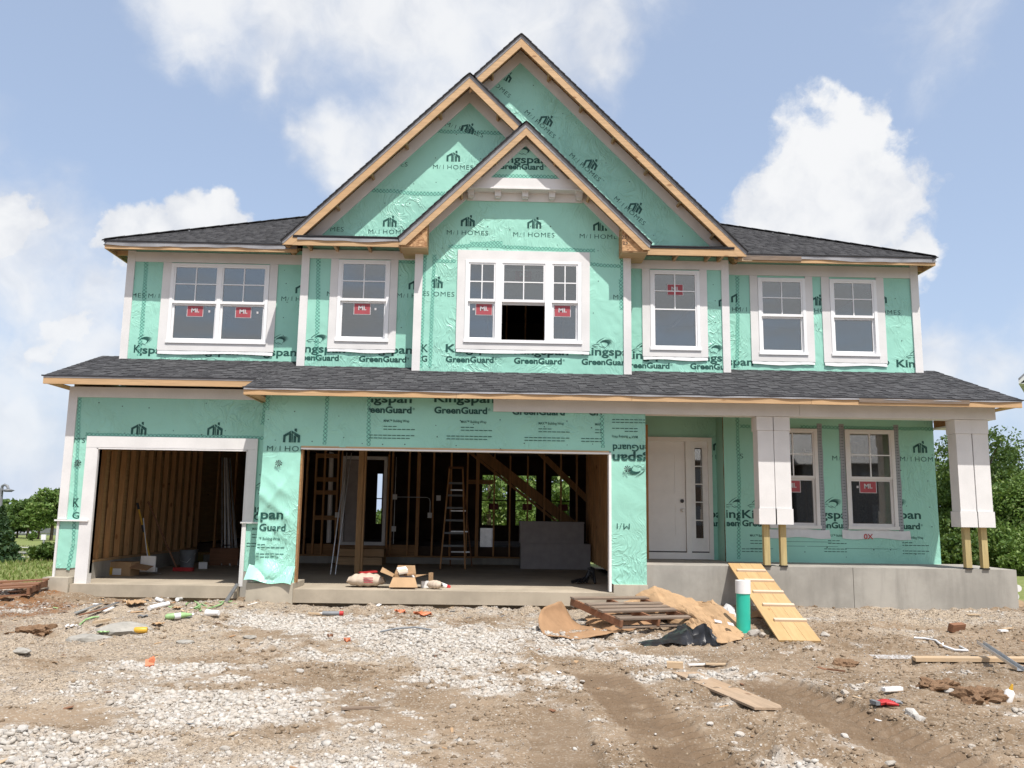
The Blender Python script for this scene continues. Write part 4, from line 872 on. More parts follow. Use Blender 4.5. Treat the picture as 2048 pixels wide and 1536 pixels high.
# ================= gables
def gable(xa, za, Yf, Yw, xL, xR, zcut, yl, yr, tl=None, tr=None, top=.09, low=.27):
    """roof planes at 45 degrees from the ridge (xa, za); rake boards hang at Yf, wall stands at Yw. xL/xR end the eaves; tl/tr end the right/left rake high up instead"""
    for s_, xe, yb, stop in ((-1, xL, yl, tl), (1, xR, yr, tr)):
        d1 = abs(xe-xa); mb = MB(); P = lambda d, o_: (xa+s_*d, za-d-o_)
        mb.prism([P(0, .02), P(d1, .02), P(d1-.05, .075), P(0, .075)], Yf, yb); rf = part(mb, 'gable_roof', MT['osb'])
        U = (0, -1, 0) if s_ < 0 else (0, 1, 0); Vv = (-s_*.7071, 0, .7071)
        org = (xa+s_*d1, 0, za-d1-.02); L = d1*1.4142
        ua, ub = (-yb, -Yf+.035) if s_ < 0 else (Yf-.035, yb)
        # courses run front to back; only whole-depth strips are needed at the rake
        mbs = MB(); r_ = 0
        while r_*.145 < L-.02:
            v = min(r_*.145, L-.172); k = 0; y = Yf-.035
            while y < yb:
                ln = min(random.uniform(.12, .26), yb-y); h_ = .017 if k % 2 == 0 else .011
                c = Vector(org)+Vector(Vv)*(v+.08)+Vector((s_*.7071, 0, .7071))*h_*.5; c.y = y+ln/2
                tilt = Vector((s_*.7071, 0, .7071))*.005
                mbs.obox(c, (0, ln/2-.001, 0), Vector(Vv)*.088-tilt, Vector((s_*.7071, 0, .7071))*h_*.5, random.choice((0, 1, 1, 2)) if Yf+.1 < y else 0); y += ln; k += 1
            r_ += 1
        mbs.build('shingle_courses', MT['sh'], rf)['kind'] = 'stuff'
        poly = [P(0, top), P(d1-.02, top), (xa+s_*(d1-.02), zcut), (xa+s_*(za-low-zcut), zcut), P(0, low)] if abs(za-d1-top-zcut) < .4 else [P(0, top), P(d1, top), P(d1, low), P(0, low)]
        mb = MB(); mb.prism(poly, Yf, Yf+.04); part(mb, 'rake_board', MT['pineX'])
        mb = MB(); mb.prism([P(0, .018), P(d1, .018), P(d1-.03, top+.012), P(0, top+.012)], Yf-.006, Yf-.001); part(mb, 'drip_edge', MT['under'])
        mb = MB(); mb.prism([P(0, .004), P(d1+.01, .004), P(d1+.005, .022), P(0, .022)], Yf-.02, Yf-.007); part(mb, 'drip_edge', MT['edgeblack'])
        d = .55
        while d < d1-.25:
            c = Vector((xa+s_*d, 0, za-d-.14)); a = Vector((s_*.7071, 0, -.7071)); nn = Vector((s_*.7071, 0, .7071))
            part(MB().obox((c.x, (Yf+.041+Yw)/2, c.z), a*.02, (0, (Yw-Yf-.043)/2, 0), nn*.055), 'lookout', MT['pineY']); d += .60
gable(.36, 10.08, 1.11, 1.55, .36-.93, 4.43, 5.905, 6.0, 9.0)
gable(-.57, 9.25, 1.06, 1.50, -3.80, .47, 5.935, 9.0, 1.56)
gable(.46, 8.20, .76, 1.20, -1.72, 2.65, 5.88, 1.54, 1.54, top=.115)

# ================= upper walls
H1 = [(-5.95, -4.22, 4.34, 5.77)]
W1 = wrap(1.90, -6.80, -3.52, 3.98, 6.08, H1, seed=41); sheathing(1.915, 2.0, -6.8, -3.5, 3.9, 6.08, H1)
H2 = [(-2.82, -1.95, 4.35, 5.78)]
def inL(x, z): return (z < 6.1) | ((np.abs(x+.57) < 9.16-z) & (x < .46))
W2 = wrap(1.50, -3.52, .46, 3.85, 9.1, H2+[(-1.44, .46, 3, 6.2)], inL, seed=43)
sheathing(1.515, 1.62, -3.52, -1.44, 3.8, 6.2, H2); mb = MB(); mb.prism([(-3.3, 6.2), (.46, 6.2), (.46, 8.0), (-.57, 9.03)], 1.515, 1.60); part(mb, 'sheathing', MT['osb'])
H3 = [(-.53, 1.45, 4.32, 5.73)]
W3 = wrap(1.20, -1.46, 2.36, 3.74, 8.0, H3, lambda x, z: np.abs(x-.46) < 8.02-z, seed=47)
sheathing(1.215, 1.30, -1.46, 2.36, 3.7, 6.1, H3); mb = MB(); mb.prism([(-1.4, 6.1), (2.32, 6.1), (.46, 7.96)], 1.215, 1.30); part(mb, 'sheathing', MT['osb'])
H4 = [(2.80, 3.63, 4.31, 5.72)]
def inB(x, z): return np.where(z < 6.1, x > 2.37, (np.abs(x-.36) < 9.98-z) & (x > -.75))
W4 = wrap(1.55, -.75, 4.20, 3.85, 9.95, H4, inB, seed=53)
sheathing(1.565, 1.66, 2.36, 4.20, 3.8, 6.2, H4); mb = MB(); mb.prism([(-.6, 6.2), (4.05, 6.2), (.36, 9.9), (-.6, 8.95)], 1.603, 1.66); part(mb, 'sheathing', MT['osb'])
H5 = [(4.87, 5.69, 4.33, 5.72), (6.215, 7.03, 4.33, 5.72)]
W5 = wrap(1.90, 4.20, 7.86, 3.98, 6.08, H5, seed=59); sheathing(1.915, 2.0, 4.2, 7.86, 3.9, 6.08, H5)
for q in (W1, W2, W3, W4, W5): pass
part(MB().box(-1.46, -1.40, 1.30, 1.515, 3.7, 6.1).box(2.30, 2.36, 1.30, 1.565, 3.7, 6.1).box(-3.52, -3.46, 1.62, 1.915, 3.8, 6.1).box(4.14, 4.2, 1.66, 1.915, 3.8, 6.1), 'bay_return', MT['wrap'])
part(MB().box(-6.8, -6.7, 2.0, 11.0, 3.5, 6.08).box(7.76, 7.86, 2.0, 11.0, 3.5, 6.08), 'side_wall', MT['wrap'])
# corner boards and friezes
for x0, x1_, Yb, z0, z1, th in ((-6.80, -6.66, 1.89, 3.99, 6.02, .03), (-3.52, -3.38, 1.49, 3.85, 6.0, .03), (-1.46, -1.32, 1.19, 3.755, 5.90, .03), (2.225, 2.36, 1.19, 3.755, 5.92, .03), (4.065, 4.20, 1.54, 3.88, 5.96, .03), (7.715, 7.86, 1.89, 4.0, 6.05, .03)):
    board(x0, x1_, Yb, z0, z1, th, 'corner_board')
for x0, x1_, Yb, z0, z1 in ((-6.66, -3.53, 1.89, 5.815, 6.0), (-3.38, -1.47, 1.49, 5.825, 5.985), (2.365, 4.065, 1.54, 5.77, 5.93), (4.205, 7.715, 1.89, 5.79, 6.0)): board(x0, x1_, Yb, z0, z1, .024, 'frieze_board')
def rake_frieze(xa, zi, zo, Y, s_, z0, parent=None, xend=None):
    d1 = zi-z0 if xend is None else abs(xend-xa); P = lambda d, z: (xa+s_*d, z-d); mb = MB()
    if xend is None: mb.prism([P(0, zo), (xa+s_*(zo-z0), z0), (xa+s_*(zi-z0), z0), P(0, zi)], Y-.026, Y-.001)
    else: mb.prism([P(0, zo), P(d1, zo), P(d1, zi), P(0, zi)], Y-.026, Y-.001)
    part(mb, 'rake_frieze', MT['trim'])
rake_frieze(-.57, 8.88, 9.15, 1.49, -1, 6.25); rake_frieze(-.57, 8.88, 9.15, 1.49, 1, 6.2, xend=.46)
rake_frieze(.36, 9.73, 9.98, 1.54, 1, 6.22); rake_frieze(.36, 9.73, 9.98, 1.54, -1, 6.2, xend=-.62)
rake_frieze(.46, 7.925, 8.10, 1.19, -1, 6.0); rake_frieze(.46, 7.925, 8.10, 1.19, 1, 6.0)
# the top of the small gable is furred out over the brackets
YT = 1.0; zi_ = at(1050.3, 292, YT)[1]; zb1, zb0 = at(1050, 358, YT)[1], at(1050, 377, YT)[1]
W6 = wrap(YT, -.45, 1.37, zb1-.02, 8.0, (), lambda x, z: np.abs(x-.46) < zi_+.1-z, seed=67)
mb = MB(); mb.prism([(.46-.90, zb0-.03), (.46+.90, zb0-.03), (.46+.90, 7.12), (.46, 8.03), (.46-.90, 7.12)], YT+.02, 1.163); part(mb, 'gable_blocking', MT['trim'])
for s_ in (-1, 1):
    mb = MB(); d0 = zi_-zb1; mb.prism([(.46, zi_+.14), (.46+s_*(d0+.14), zb1), (.46+s_*d0, zb1), (.46, zi_)], YT-.026, YT-.001); part(mb, 'rake_frieze', MT['trim'])
# pent roofs and eave returns under the two big gables
for x0, x1_, Yf, Yw, k in ((-3.60, -1.72, 1.06, 1.49, 1), (2.62, 4.20, 1.11, 1.54, 2)):
    z0 = 6.115 if k == 1 else 6.075
    mb = MB(); prismx(mb, [(Yf-.01, z0-.02), (Yw, z0+.13), (Yw, z0+.10), (Yf-.01, z0-.045)], x0, x1_); pr = part(mb, 'pent_roof', MT['edgeblack'])
    for r_ in range(3): prismx(pm := MB(), [(Yf-.02+.145*r_, z0-.018+.05*r_), (Yf+.15+.145*r_, z0+.04+.05*r_), (Yf-.02+.145*r_, z0-.005+.05*r_)], x0, x1_); pm.build('shingle', MT['sh'][r_ % 2], pr)
    part(MB().box(x0-.16 if k == 1 else x0, x1_ if k == 1 else x1_+.17, Yf+.002, Yf+.038, 5.935 if k == 1 else 5.905, z0-.05), 'fascia_board', MT['pineX'])
    if k == 1: wavy_strip(x0+.08, x1_, Yf-.006, z0-.03, 6.02, .03, seed=7)
    xs = [at(px, 495, Yf)[0] for px in ((613, 667, 735, 799) if k == 1 else (1290, 1357, 1422, 1448))]
    for x in xs: part(MB().box(x-.025, x+.02, Yf+.04, Yw-.005, 5.95 if k == 1 else 5.915, 6.05), 'lookout', MT['pineY'])
# boxed strand-board returns and the bracketed band of the small gable
for s_ in (-1, 1):
    X = lambda d: .46+s_*d
    mb = MB(); mb.prism([(X(1.69), 5.865), (X(2.14), 5.865), (X(2.14), 5.95), (X(1.69), 6.35)], .802, 1.48); part(mb, 'eave_return', MT['osb'])
    part(MB().box(min(X(1.69), X(2.14)), max(X(1.69), X(2.14)), .81, 1.46, 5.845, 5.862), 'soffit_board', MT['pineX'])
q_ = Printing(HOUSE, .802, 0, 0); q_.text('231#', 1243, 477, .20, .055, rect(2.14, 2.6, 5.8, 6.4), .004); q_.text('23', 1245, 489, .09, .05, None, .002); q_.text('12', 843, 455, .09, .05, None, .004); mbq = q_.mb; mbq.build('pencil_mark', MT['edgeblack'], HOUSE)
mb = MB(); mb.prism([(.46-1.0, zb0), (.46+1.0, zb0), (.46+.83, zb1), (.46-.83, zb1)], YT-.034, YT-.0265); mb.box(-.54, 1.46, YT-.0262, YT+.019, zb0, zb1-.001); part(mb, 'gable_band', MT['trim'])
part(MB().box(-.56, 1.49, YT-.05, 1.163, zb0-.028, zb0-.003), 'gable_band', MT['trim']); part(MB().box(-.57, 1.50, 1.166, 1.19, 6.86, 7.087), 'gable_band', MT['trim'])
cb = MB(); cb.obox((0, .05, .155), (.07, 0, 0), (0, .07, 0), (0, 0, .045)); cb.obox((0, .06, .07), (.055, 0, 0), (0, .055, 0), (0, 0, .045)); cb.obox((0, .078, .02), (.045, 0, 0), (0, .038, 0), (0, 0, .02)); cbm = cb.mesh('corbel', MT['trim'])
for x in (-.50, -.02, .465, .945, 1.43): link('corbel', cbm, HOUSE, (x, 1.045, 6.885))
# --- upper print
P_ = Printing(W1, 1.90, 41); c = rect(-6.66, -3.53, 3.9, 5.81)
P_.builder(209, 594, rect(-6.66, -6.34, 3.9, 5.8)); P_.builder(297, 596, rect(-6.42, -6.14, 3.9, 5.8)); P_.builder(563, 602, c); P_.icon(591, 587, c); P_.text('K', 268, 705, .12, .135, c, .022); P_.text('Kingspan', 232, 706, .95, .135, rect(-6.44, -6.10, 3.9, 5), .022)
P_.lion(262, 691, rect(-6.5, -6.2, 3.9, 5)); P_.maker(488, 710.5, c); P_.maker(372, 708, c); P_.lion(535, 690, c); P_.done()
w1_ = lambda px, py: at(px, py, 1.90); tapes(W1, 1.90, [[w1_(293, 525), w1_(290, 580), w1_(285, 650), w1_(279, 712)]], .075, 41); nails(W1, 1.90, nailgrid(-6.6, -6.2, 4.3, 5.7, .4)+nailgrid(-3.9, -3.65, 4.2, 5.75, .3), 41)
P_ = Printing(W2, 1.50, 43); c = rect(-3.38, -1.45, 3.8, 5.82); tri = [(-3.15, 6.28), (.46, 6.28), (.46, 7.85), (-.57, 8.88)]
P_.builder(794, 595.5, c); P_.icon(817, 579, c); P_.text('M', 654, 592, .085, .082, c, -.006); P_.maker(583, 704, c); P_.brand2(583, 720, c); P_.maker(717, 705.5, c); P_.brand2(718, 723, c); P_.lion(612, 687, c)
P_.builder(866, 338, tri); P_.icon(893, 323, tri); P_.builder(737, 467.5, tri); P_.icon(765.7, 453.5, tri); P_.builder(606, 462, tri); P_.builder(735, 332, tri)
up = [(-.9, 8.2), (.3, 8.2), (-.57, 9.0)]; P_.builder(890, 252, rect(-1.6, .3, 8.165, 8.9), -.30); P_.icon(920, 262, rect(-1.6, .3, 8.165, 8.9), -.30); P_.done()
w2_ = lambda px, py: at(px, py, 1.50); tapes(W2, 1.50, [[w2_(637, 518), w2_(636, 620), w2_(633, 722)], [w2_(876, 263), w2_(1010, 267)], [w2_(741, 381), w2_(790, 383), w2_(835, 388), w2_(890, 388)], [w2_(798, 523), w2_(831, 524)]], .075, 43)
nails(W2, 1.50, nailgrid(-2.9, .2, 6.5, 8.6, .42, lambda x, z: abs(x+.57) < 8.7-z)+nailgrid(-1.75, -1.5, 4, 5.7, .3), 43)
P_ = Printing(W3, 1.20, 47); c = [(-1.32, 3.75), (2.225, 3.75), (2.225, 6.1), (1.46, 6.86), (-.54, 6.86), (-1.32, 6.1)]
P_.builder(893.7, 469.5, c); P_.icon(921.4, 452.8, c); P_.builder(1026.5, 473.5, c); P_.icon(1054.5, 457, c); P_.builder(1159.3, 477, c); P_.icon(1186, 461.5, c)
P_.icon(857, 576, rect(at(864, 576, 1.2)[0], -.72, 3.8, 6)); P_.builder(825, 592, rect(at(866, 592, 1.2)[0], -.72, 3.8, 6)); P_.text('ES', 847, 592, .10, .082, rect(-1.32, at(864, 592, 1.2)[0], 3.8, 6), -.006)
P_.text('M', 1226.5, 599, .086, .082, c, -.008); P_.text('/', 1241, 599, .04, .07, c); P_.maker(1163, 710, c); P_.lion(1183, 697, c, 0, .43); P_.brand2(1163, 729, c); P_.brand2(1027.8, 726.8, c); P_.maker(1028, 708.5, c); P_.maker(891.2, 704, c); P_.brand2(891.2, 724, c)
P_.text('K', 843, 704, .115, .135, c, .01); P_.text('G', 843, 723, .10, .10, c, .02)
P_.done(); P_ = Printing(W6, YT, 67); ct = [(.46-zi_+zb1, zb1), (.46+zi_-zb1, zb1), (.46, zi_)]; P_.maker(988, 325, ct); P_.brand2(997, 338, ct, 0, .80); P_.lion(1023, 311, ct); P_.done()
w3_ = lambda px, py: at(px, py, 1.20)
tapes(W3, 1.20, [[w3_(869, 510), w3_(864, 620), w3_(860, 735)], [w3_(850, 512), w3_(845, 620), w3_(842, 735)], [w3_(897, 494), w3_(960, 491), w3_(1080, 498), w3_(1190, 502)], [w3_(940, 488), w3_(1005, 486)], [w3_(866, 522), w3_(912, 523)], [w3_(1181, 529), w3_(1246, 534)], [w3_(1243, 512), w3_(1244, 560)], [w3_(1241, 560), w3_(1243, 620)]], .065, 47); tapes(W6, YT, [[at(985, 352, YT), at(1115, 354, YT)]], .065, 67)
nails(W3, 1.20, nailgrid(-1.0, 2.0, 5.98, 6.75, .40)+nailgrid(1.72, 2.15, 4, 5.6, .45), 47)
P_ = Printing(W4, 1.55, 53); c = rect(2.365, 4.065, 3.8, 5.77); c2 = [(-.6, 6.3), (3.8, 6.3), (.37, 9.72), (-.6, 8.75)]
P_.maker(1246, 717, c); P_.brand2(1246, 735.5, c); P_.lion(1262, 706, c); P_.maker(1381, 722, c); P_.brand2(1380, 738, c); P_.lion(1405, 708, c); P_.icon(1437, 613, c)
rt_ = R(-42.5)
for px, py in ((1048.6, 226), (1138, 312), (1227, 399), (960, 146)): P_.builder(px, py, c2, rt_)
for px, py in ((1077, 243), (1166, 330), (1255, 417), (995, 155)): P_.icon(px, py, c2, R(-26))
P_.done()
nails(W4, 1.55, nailgrid(.2, 3.7, 6.5, 9.4, .45, lambda x, z: x-.36 < 9.55-z)+[(3.95, 5.2), (3.95, 4.8), (3.92, 5.5)], 53)
P_ = Printing(W5, 1.90, 59); c = rect(4.205, 7.715, 3.9, 5.79)
P_.icon(1462, 605, rect(4.2, at(1474, 600, 1.9)[0], 3.9, 6)); P_.text('H', 1464, 623, .07, .082, c, -.008); P_.builder(1472, 623, rect(4.2, 4.68, 3.9, 6)); P_.maker(1403, 729.5, c)
P_.icon(1621, 611, c); P_.builder(1600, 624.7, rect(5.87, 6.03, 3.9, 6)); P_.icon(1747, 606, c); P_.builder(1722, 628, rect(7.2, 7.72, 3.9, 6)); P_.maker(1792.6, 734, c); P_.lion(1811, 719, c)
P_.text('GreenGuard', 1778, 721, .9, .09, c, .02, math.pi); P_.done()
w5_ = lambda px, py: at(px, py, 1.90); tapes(W5, 1.90, [[w5_(1474, 553), w5_(1475, 640), w5_(1474, 735)]], .07, 59); nails(W5, 1.90, [(7.42, 5.4), (7.5, 4.6)]+nailgrid(5.9, 6.0, 4.3, 5.6, .5), 59)

# ================= windows
STK = [0]
def sticker(parent, x, z, y, w_=.31, dot=None):
    w_ *= random.uniform(.94, 1.03); z += random.uniform(-.01, .01); mb = MB(); mb.box(x-w_/2, x+w_/2, y, y+.002, z-.105, z+.105, 1); mb.box(x-w_/2+.012, x+w_/2-.012, y-.002, y-.0005, z-.095, z+.095, 0)
    T = glyphs('MI.', .035); k = .145/np.ptp(T[..., 0])
    for tr in T: mb.face([(x-.07+p[0]*k, y-.004, z-.022+p[1]*.075/CAPH) for p in tr], 1)
    if dot: mb.box(dot-.02, dot+.015, y, y+.002, z-.02, z+.02, 1)
    mb.build('window_label', [MT['redlabel'], MT['labelwhite']], parent)
def sash_bars(mb, xa, xb, za, zb, y0, y1, w_=.034, bot=None):
    b_ = bot or w_; mb.box(xa, xb, y0, y1, za, za+b_); mb.box(xa, xb, y0, y1, zb-w_, zb); mb.box(xa, xa+w_, y0, y1, za+b_, zb-w_); mb.box(xb-w_, xb, y0, y1, za+b_, zb-w_)
def pane(xa, xb, y, za, zb, parent):
    a, b = random.uniform(-.006, .006), random.uniform(-.007, .007); c = ((xa+xb)/2, y, (za+zb)/2)
    MB().obox(c, ((xb-xa)/2, a*(xb-xa)/2, 0), (0, .0022, 0), (0, b*(zb-za)/2, (zb-za)/2)).build('pane', MT['glass'], parent)
def window(Yw, x0, x1, z0, z1, units, kind='hung', stickers=(), casing=None, fr=.042, mat='vinyl', zm=None):
    """units: (xa, xb) glazed bays; the window is its frame, with sashes, panes, grids and labels as pieces of it"""
    Y0, Y1 = Yw-.042, Yw+.07; mb = MB()
    mb.box(x0, x1, Y0, Y1, z1-fr, z1); mb.box(x0-.012, x1+.012, Y0-.012, Y1, z0-.012, z0+fr)
    edges = [x0]+[q for u in units for q in u]+[x1]
    for a, b in zip(edges[::2], edges[1::2]): mb.box(a, b, Y0, Y1, z0+fr, z1-fr)
    W = part(mb, 'window', MT[mat]); zm = zm or (z0+z1)/2+.01
    for i, (xa, xb) in enumerate(units):
        lo, hi = z0+fr, z1-fr
        if kind == 'fixed':
            sb = MB(); sash_bars(sb, xa, xb, lo, hi, Y0+.012, Y0+.05, .03); sb.build('sash', MT[mat], W)
            pane(xa+.03, xb-.03, Y0+.034+.0025, lo+.03, hi-.03, W); cx = (xa+xb)/2; s_ = .022
            mg = MB(); mg.box(xa+.03, xb-.03, Y0+.0185, Y0+.0285, zm-s_/2, zm+s_/2); mg.box(xa+.03, xb-.03, Y0+.0185, Y0+.0285, (zm+hi)/2-s_/2, (zm+hi)/2+s_/2-.004); mg.box(cx-s_/2, cx+s_/2, Y0+.018, Y0+.029, zm, hi-.03); mg.build('grid', MT['vinyl'], W)
        else:
            up_ = MB(); sash_bars(up_, xa, xb, zm-.02, hi, Y0+.012, Y0+.045, .030, .048); up_.build('sash', MT[mat], W)
            pane(xa+.03, xb-.03, Y0+.025+.0025, zm+.028, hi-.03, W); cx = (xa+xb)/2; cz = (zm+hi)/2; s_ = .019
            mg = MB(); mg.box(xa+.03, xb-.03, Y0+.0145, Y0+.0235, cz-s_/2, cz+s_/2); mg.box(cx-s_/2, cx+s_/2, Y0+.014, Y0+.024, zm+.028, hi-.03); mg.build('grid', MT['vinyl'], W)
            if (i, kind) == (1, 'triple'):
                lw_ = MB(); sash_bars(lw_, xa, xb, zm-.06, zm+.60, Y0+.062, Y0+.09, .04); lw_.build('sash', MT[mat], W); pane(xa+.04, xb-.04, Y0+.075+.0025, zm-.02, zm+.56, W)
                MB().box(xa, xb, Y0+.046, Y0+.06, zm-.045, zm-.018).build('sash_rail', MT['trim'], W)
            else:
                lw_ = MB(); sash_bars(lw_, xa, xb, lo, zm-.018, Y0+.05, Y0+.085, .034, .045); lw_.build('sash', MT[mat], W)
                pane(xa+.03, xb-.03, Y0+.068+.0025, lo+.04, zm-.05, W)
    for x, z, y, dot in stickers: sticker(W, x, z, Y0+y, dot=dot)
    if casing:
        cx0, cx1, cz0, cz1, headed = casing; hb = MB
        board(cx0, x0-.004, Yw-.012, cz0, cz1, .022, 'casing_board', parent=W); board(x1+.004, cx1, Yw-.012, cz0, cz1, .022, 'casing_board', parent=W)
        board(x0-.004, x1+.004, Yw-.012, cz0, z0-.016, .020, 'casing_board', parent=W)
        if headed: board(x0-.004, x1+.004, Yw-.012, z1+.004, cz1, .0205, 'casing_board', parent=W)
        fl = MB(); fl.sheet(lambda u, v: (cx0+.01+(cx1-cx0-.02)*u, Yw-.030-.012*v-.004*math.sin(u*23), cz0-.006-.055*v-.012*math.sin(u*7+x0)*v), 24, 3); fl.build('sill_flashing', MT['flash'], W)
    return W
g = lambda px, py, Y: at(px, py, Y)
s1 = g(389.5, 622, 1.9); s2 = g(486, 625, 1.9)
window(1.90, -5.985, -4.195, 4.315, 5.795, [(-5.93, -5.125), (-5.055, -4.25)], stickers=[(s1[0], s1[1], .062, s1[0]+.26), (s2[0], s2[1], .062, s2[0]+.26)], casing=(-6.14, -4.045, 4.165, 5.812, False))
s1 = g(724, 618, 1.5); window(1.50, -2.855, -1.93, 4.32, 5.805, [(-2.80, -1.985)], stickers=[(s1[0], s1[1], .062, s1[0]+.24)], casing=(-2.995, -1.79, 4.175, 5.822, False))
s1, s2, s3 = g(968, 618, 1.2), g(1125, 622, 1.2), g(1047, 549, 1.2)
u3 = [g(x, 600, 1.16)[0] for x in (936, 990.5, 1004, 1090, 1104, 1156)]
window(1.20, -.565, 1.485, 4.285, 5.755, [(u3[0], u3[1]), (u3[2], u3[3]), (u3[4], u3[5])], 'triple', [(s1[0], s1[1], .062, s1[0]-.18), (s2[0], s2[1], .062, s2[0]-.12), (s3[0], s3[1], .0715, s3[0]+.26)], (-.71, 1.63, 4.155, 5.94, True))
s1 = g(1350, 579, 1.55); window(1.55, 2.765, 3.665, 4.28, 5.745, [(2.82, 3.61)], 'fixed', [(s1[0], s1[1], .0295, None)], (2.62, 3.80, 4.15, 5.768, False))
window(1.90, 4.84, 5.725, 4.30, 5.745, [(4.895, 5.67)], casing=(4.69, 5.865, 4.165, 5.787, False)); window(1.90, 6.185, 7.06, 4.30, 5.745, [(6.24, 7.005)], casing=(6.03, 7.205, 4.165, 5.787, False))
s1, s2 = g(1585, 973, 1.4), g(1737, 973, 1.4)
window(1.40, 4.775, 5.645, 1.165, 2.88, [(4.835, 5.585)], stickers=[(s1[0], s1[1], .062, None)], mat='trim'); window(1.40, 6.135, 7.005, 1.165, 2.88, [(6.195, 6.945)], stickers=[(s2[0], s2[1], .062, s2[0]-.18)], mat='trim')
# --- entrance door with sidelight
Yd = 1.85; mb = MB(); mb.box(2.43, 3.90, Yd-.05, Yd+.10, 2.66, 2.735); mb.box(3.83, 3.90, Yd-.05, Yd+.10, .70, 2.66); mb.box(3.425, 3.515, Yd-.04, Yd+.10, .70, 2.66); mb.box(2.43, 2.50, Yd-.05, Yd+.10, .70, 2.66); mb.box(2.43, 3.90, Yd-.05, Yd+.10, .585, .70)
DOOR = part(mb, 'front_door', MT['door'])
mb = MB(); mb.box(2.50, 3.42, Yd+.0, Yd+.045, .72, 2.66)
for za, zb in ((.98, 1.55), (1.72, 2.46)):
    for q in ((2.66, 3.25, za, za+.018), (2.66, 3.25, zb-.018, zb), (2.66, 2.678, za+.018, zb-.018), (3.232, 3.25, za+.018, zb-.018)): mb.box(q[0], q[1], Yd-.010, Yd-.0005, q[2], q[3])
    mb.box(2.70, 3.21, Yd-.006, Yd-.0004, za+.045, zb-.045)
LEAF = mb.build('door_leaf', MT['door'], DOOR)
mb = MB(); mb.tube([(3.355, Yd, 1.60), (3.355, Yd-.03, 1.60)], .033, 14); mb.build('deadbolt_hole', MT['black'], DOOR)
mb = MB(); mb.tube([(3.355, Yd, 1.44), (3.355, Yd-.03, 1.44), (3.355, Yd-.045, 1.44), (3.355, Yd-.075, 1.44), (3.355, Yd-.085, 1.44)], [.03, .018, .028, .03, .012], 14); mb.build('knob', MT['door'], DOOR)
mb = MB(); mb.box(3.515, 3.83, Yd-.0, Yd+.04, .72, .95); mb.box(3.515, 3.60, Yd, Yd+.04, .95, 2.55); mb.box(3.735, 3.83, Yd, Yd+.04, .95, 2.55); mb.box(3.515, 3.83, Yd, Yd+.04, 2.55, 2.66)
for q in ((3.575, 3.76, .93, .948), (3.575, 3.76, 2.552, 2.57)): mb.box(q[0], q[1], Yd-.008, Yd-.0005, q[2], q[3])
SIDE = mb.build('sidelight', MT['white'], DOOR)
for k in range(5): MB().box(3.602, 3.733, Yd+.015, Yd+.02, .955+k*.319, .955+k*.319+.30).build('pane', MT['glass'], DOOR)
for k in range(1, 5): MB().box(3.601, 3.734, Yd+.004, Yd+.03, .955+k*.319-.018, .955+k*.319).build('glazing_bar', MT['white'], DOOR)
mb = MB(); mb.box(2.51, 3.42, Yd-.012, Yd-.001, .702, .719); mb.box(3.516, 3.829, Yd-.012, Yd-.001, .702, .719); mb.build('threshold', MT['edgeblack'], DOOR)
# --- porch columns: boxed shafts hung from the beam round treated posts
for xa in (4.165, 4.425, 7.345, 7.612):
    col = part(MB().box(xa, xa+.25, .0, .25, 1.475, 2.70), 'porch_column', MT['trim'])
    MB().box(xa-.014, xa+.256, -.014, .262, 2.702, 2.922).build('capital', MT['trim'], col); MB().box(xa-.018, xa+.262, -.018, .266, 1.23, 1.473).build('column_base', MT['trim'], col)
    MB().box(xa+.080, xa+.172, .08, .172, .60, 1.229).build('post', MT['treated'], col); MB().box(xa+.072, xa+.18, .072, .18, .579, .60).build('post_foot', MT['black'], col)

# ================= inside
bw = [(-.36, .41, .96, 2.43), (.60, 1.24, .96, 2.43), (1.62, 2.20, .96, 2.43), (-3.36, -3.15, .95, 2.42)]
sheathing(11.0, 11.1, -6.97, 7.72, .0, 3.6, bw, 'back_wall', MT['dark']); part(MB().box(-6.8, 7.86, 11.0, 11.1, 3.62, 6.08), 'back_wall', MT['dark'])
for h in bw:
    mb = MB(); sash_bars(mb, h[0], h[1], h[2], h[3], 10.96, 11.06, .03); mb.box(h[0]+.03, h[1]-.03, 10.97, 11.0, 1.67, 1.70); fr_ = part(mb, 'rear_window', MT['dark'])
    if h[0] > -1: MB().box(h[0]+.22, h[0]+.50, 10.955, 10.959, 1.42, 1.60).build('window_label', MT['redlabel'], fr_)
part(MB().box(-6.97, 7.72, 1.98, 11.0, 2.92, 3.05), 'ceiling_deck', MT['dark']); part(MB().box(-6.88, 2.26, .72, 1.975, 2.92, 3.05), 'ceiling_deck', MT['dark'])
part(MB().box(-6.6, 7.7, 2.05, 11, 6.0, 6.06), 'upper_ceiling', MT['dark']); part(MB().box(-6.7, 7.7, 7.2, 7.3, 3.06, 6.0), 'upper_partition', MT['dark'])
stm = MB().box(-.019, .019, -.045, .045, 0, 2.40).mesh('stud', MT['stud'])
stl = MB().box(-.019, .019, -.045, .045, 0, 2.40).mesh('stud', MT['studlit'])
def stud(x, y, z0=.34, rz=0, h=2.40): o_ = link('stud', stm, HOUSE, (x, y, z0), (0, 0, rz)); o_.scale = (1, 1, h/2.40); return o_
for x in (-4.35, -4.15, -3.95, -3.64, -3.55, -2.46, -2.37, -1.98, -1.78, -1.74, -1.41, -1.0, -.62, -.40, -.36, .01, .38, .79, 1.18, 1.57, 1.94, 2.18, -4.8, -5.2, -5.6, -6.0, -6.4): stud(x, 6.58)
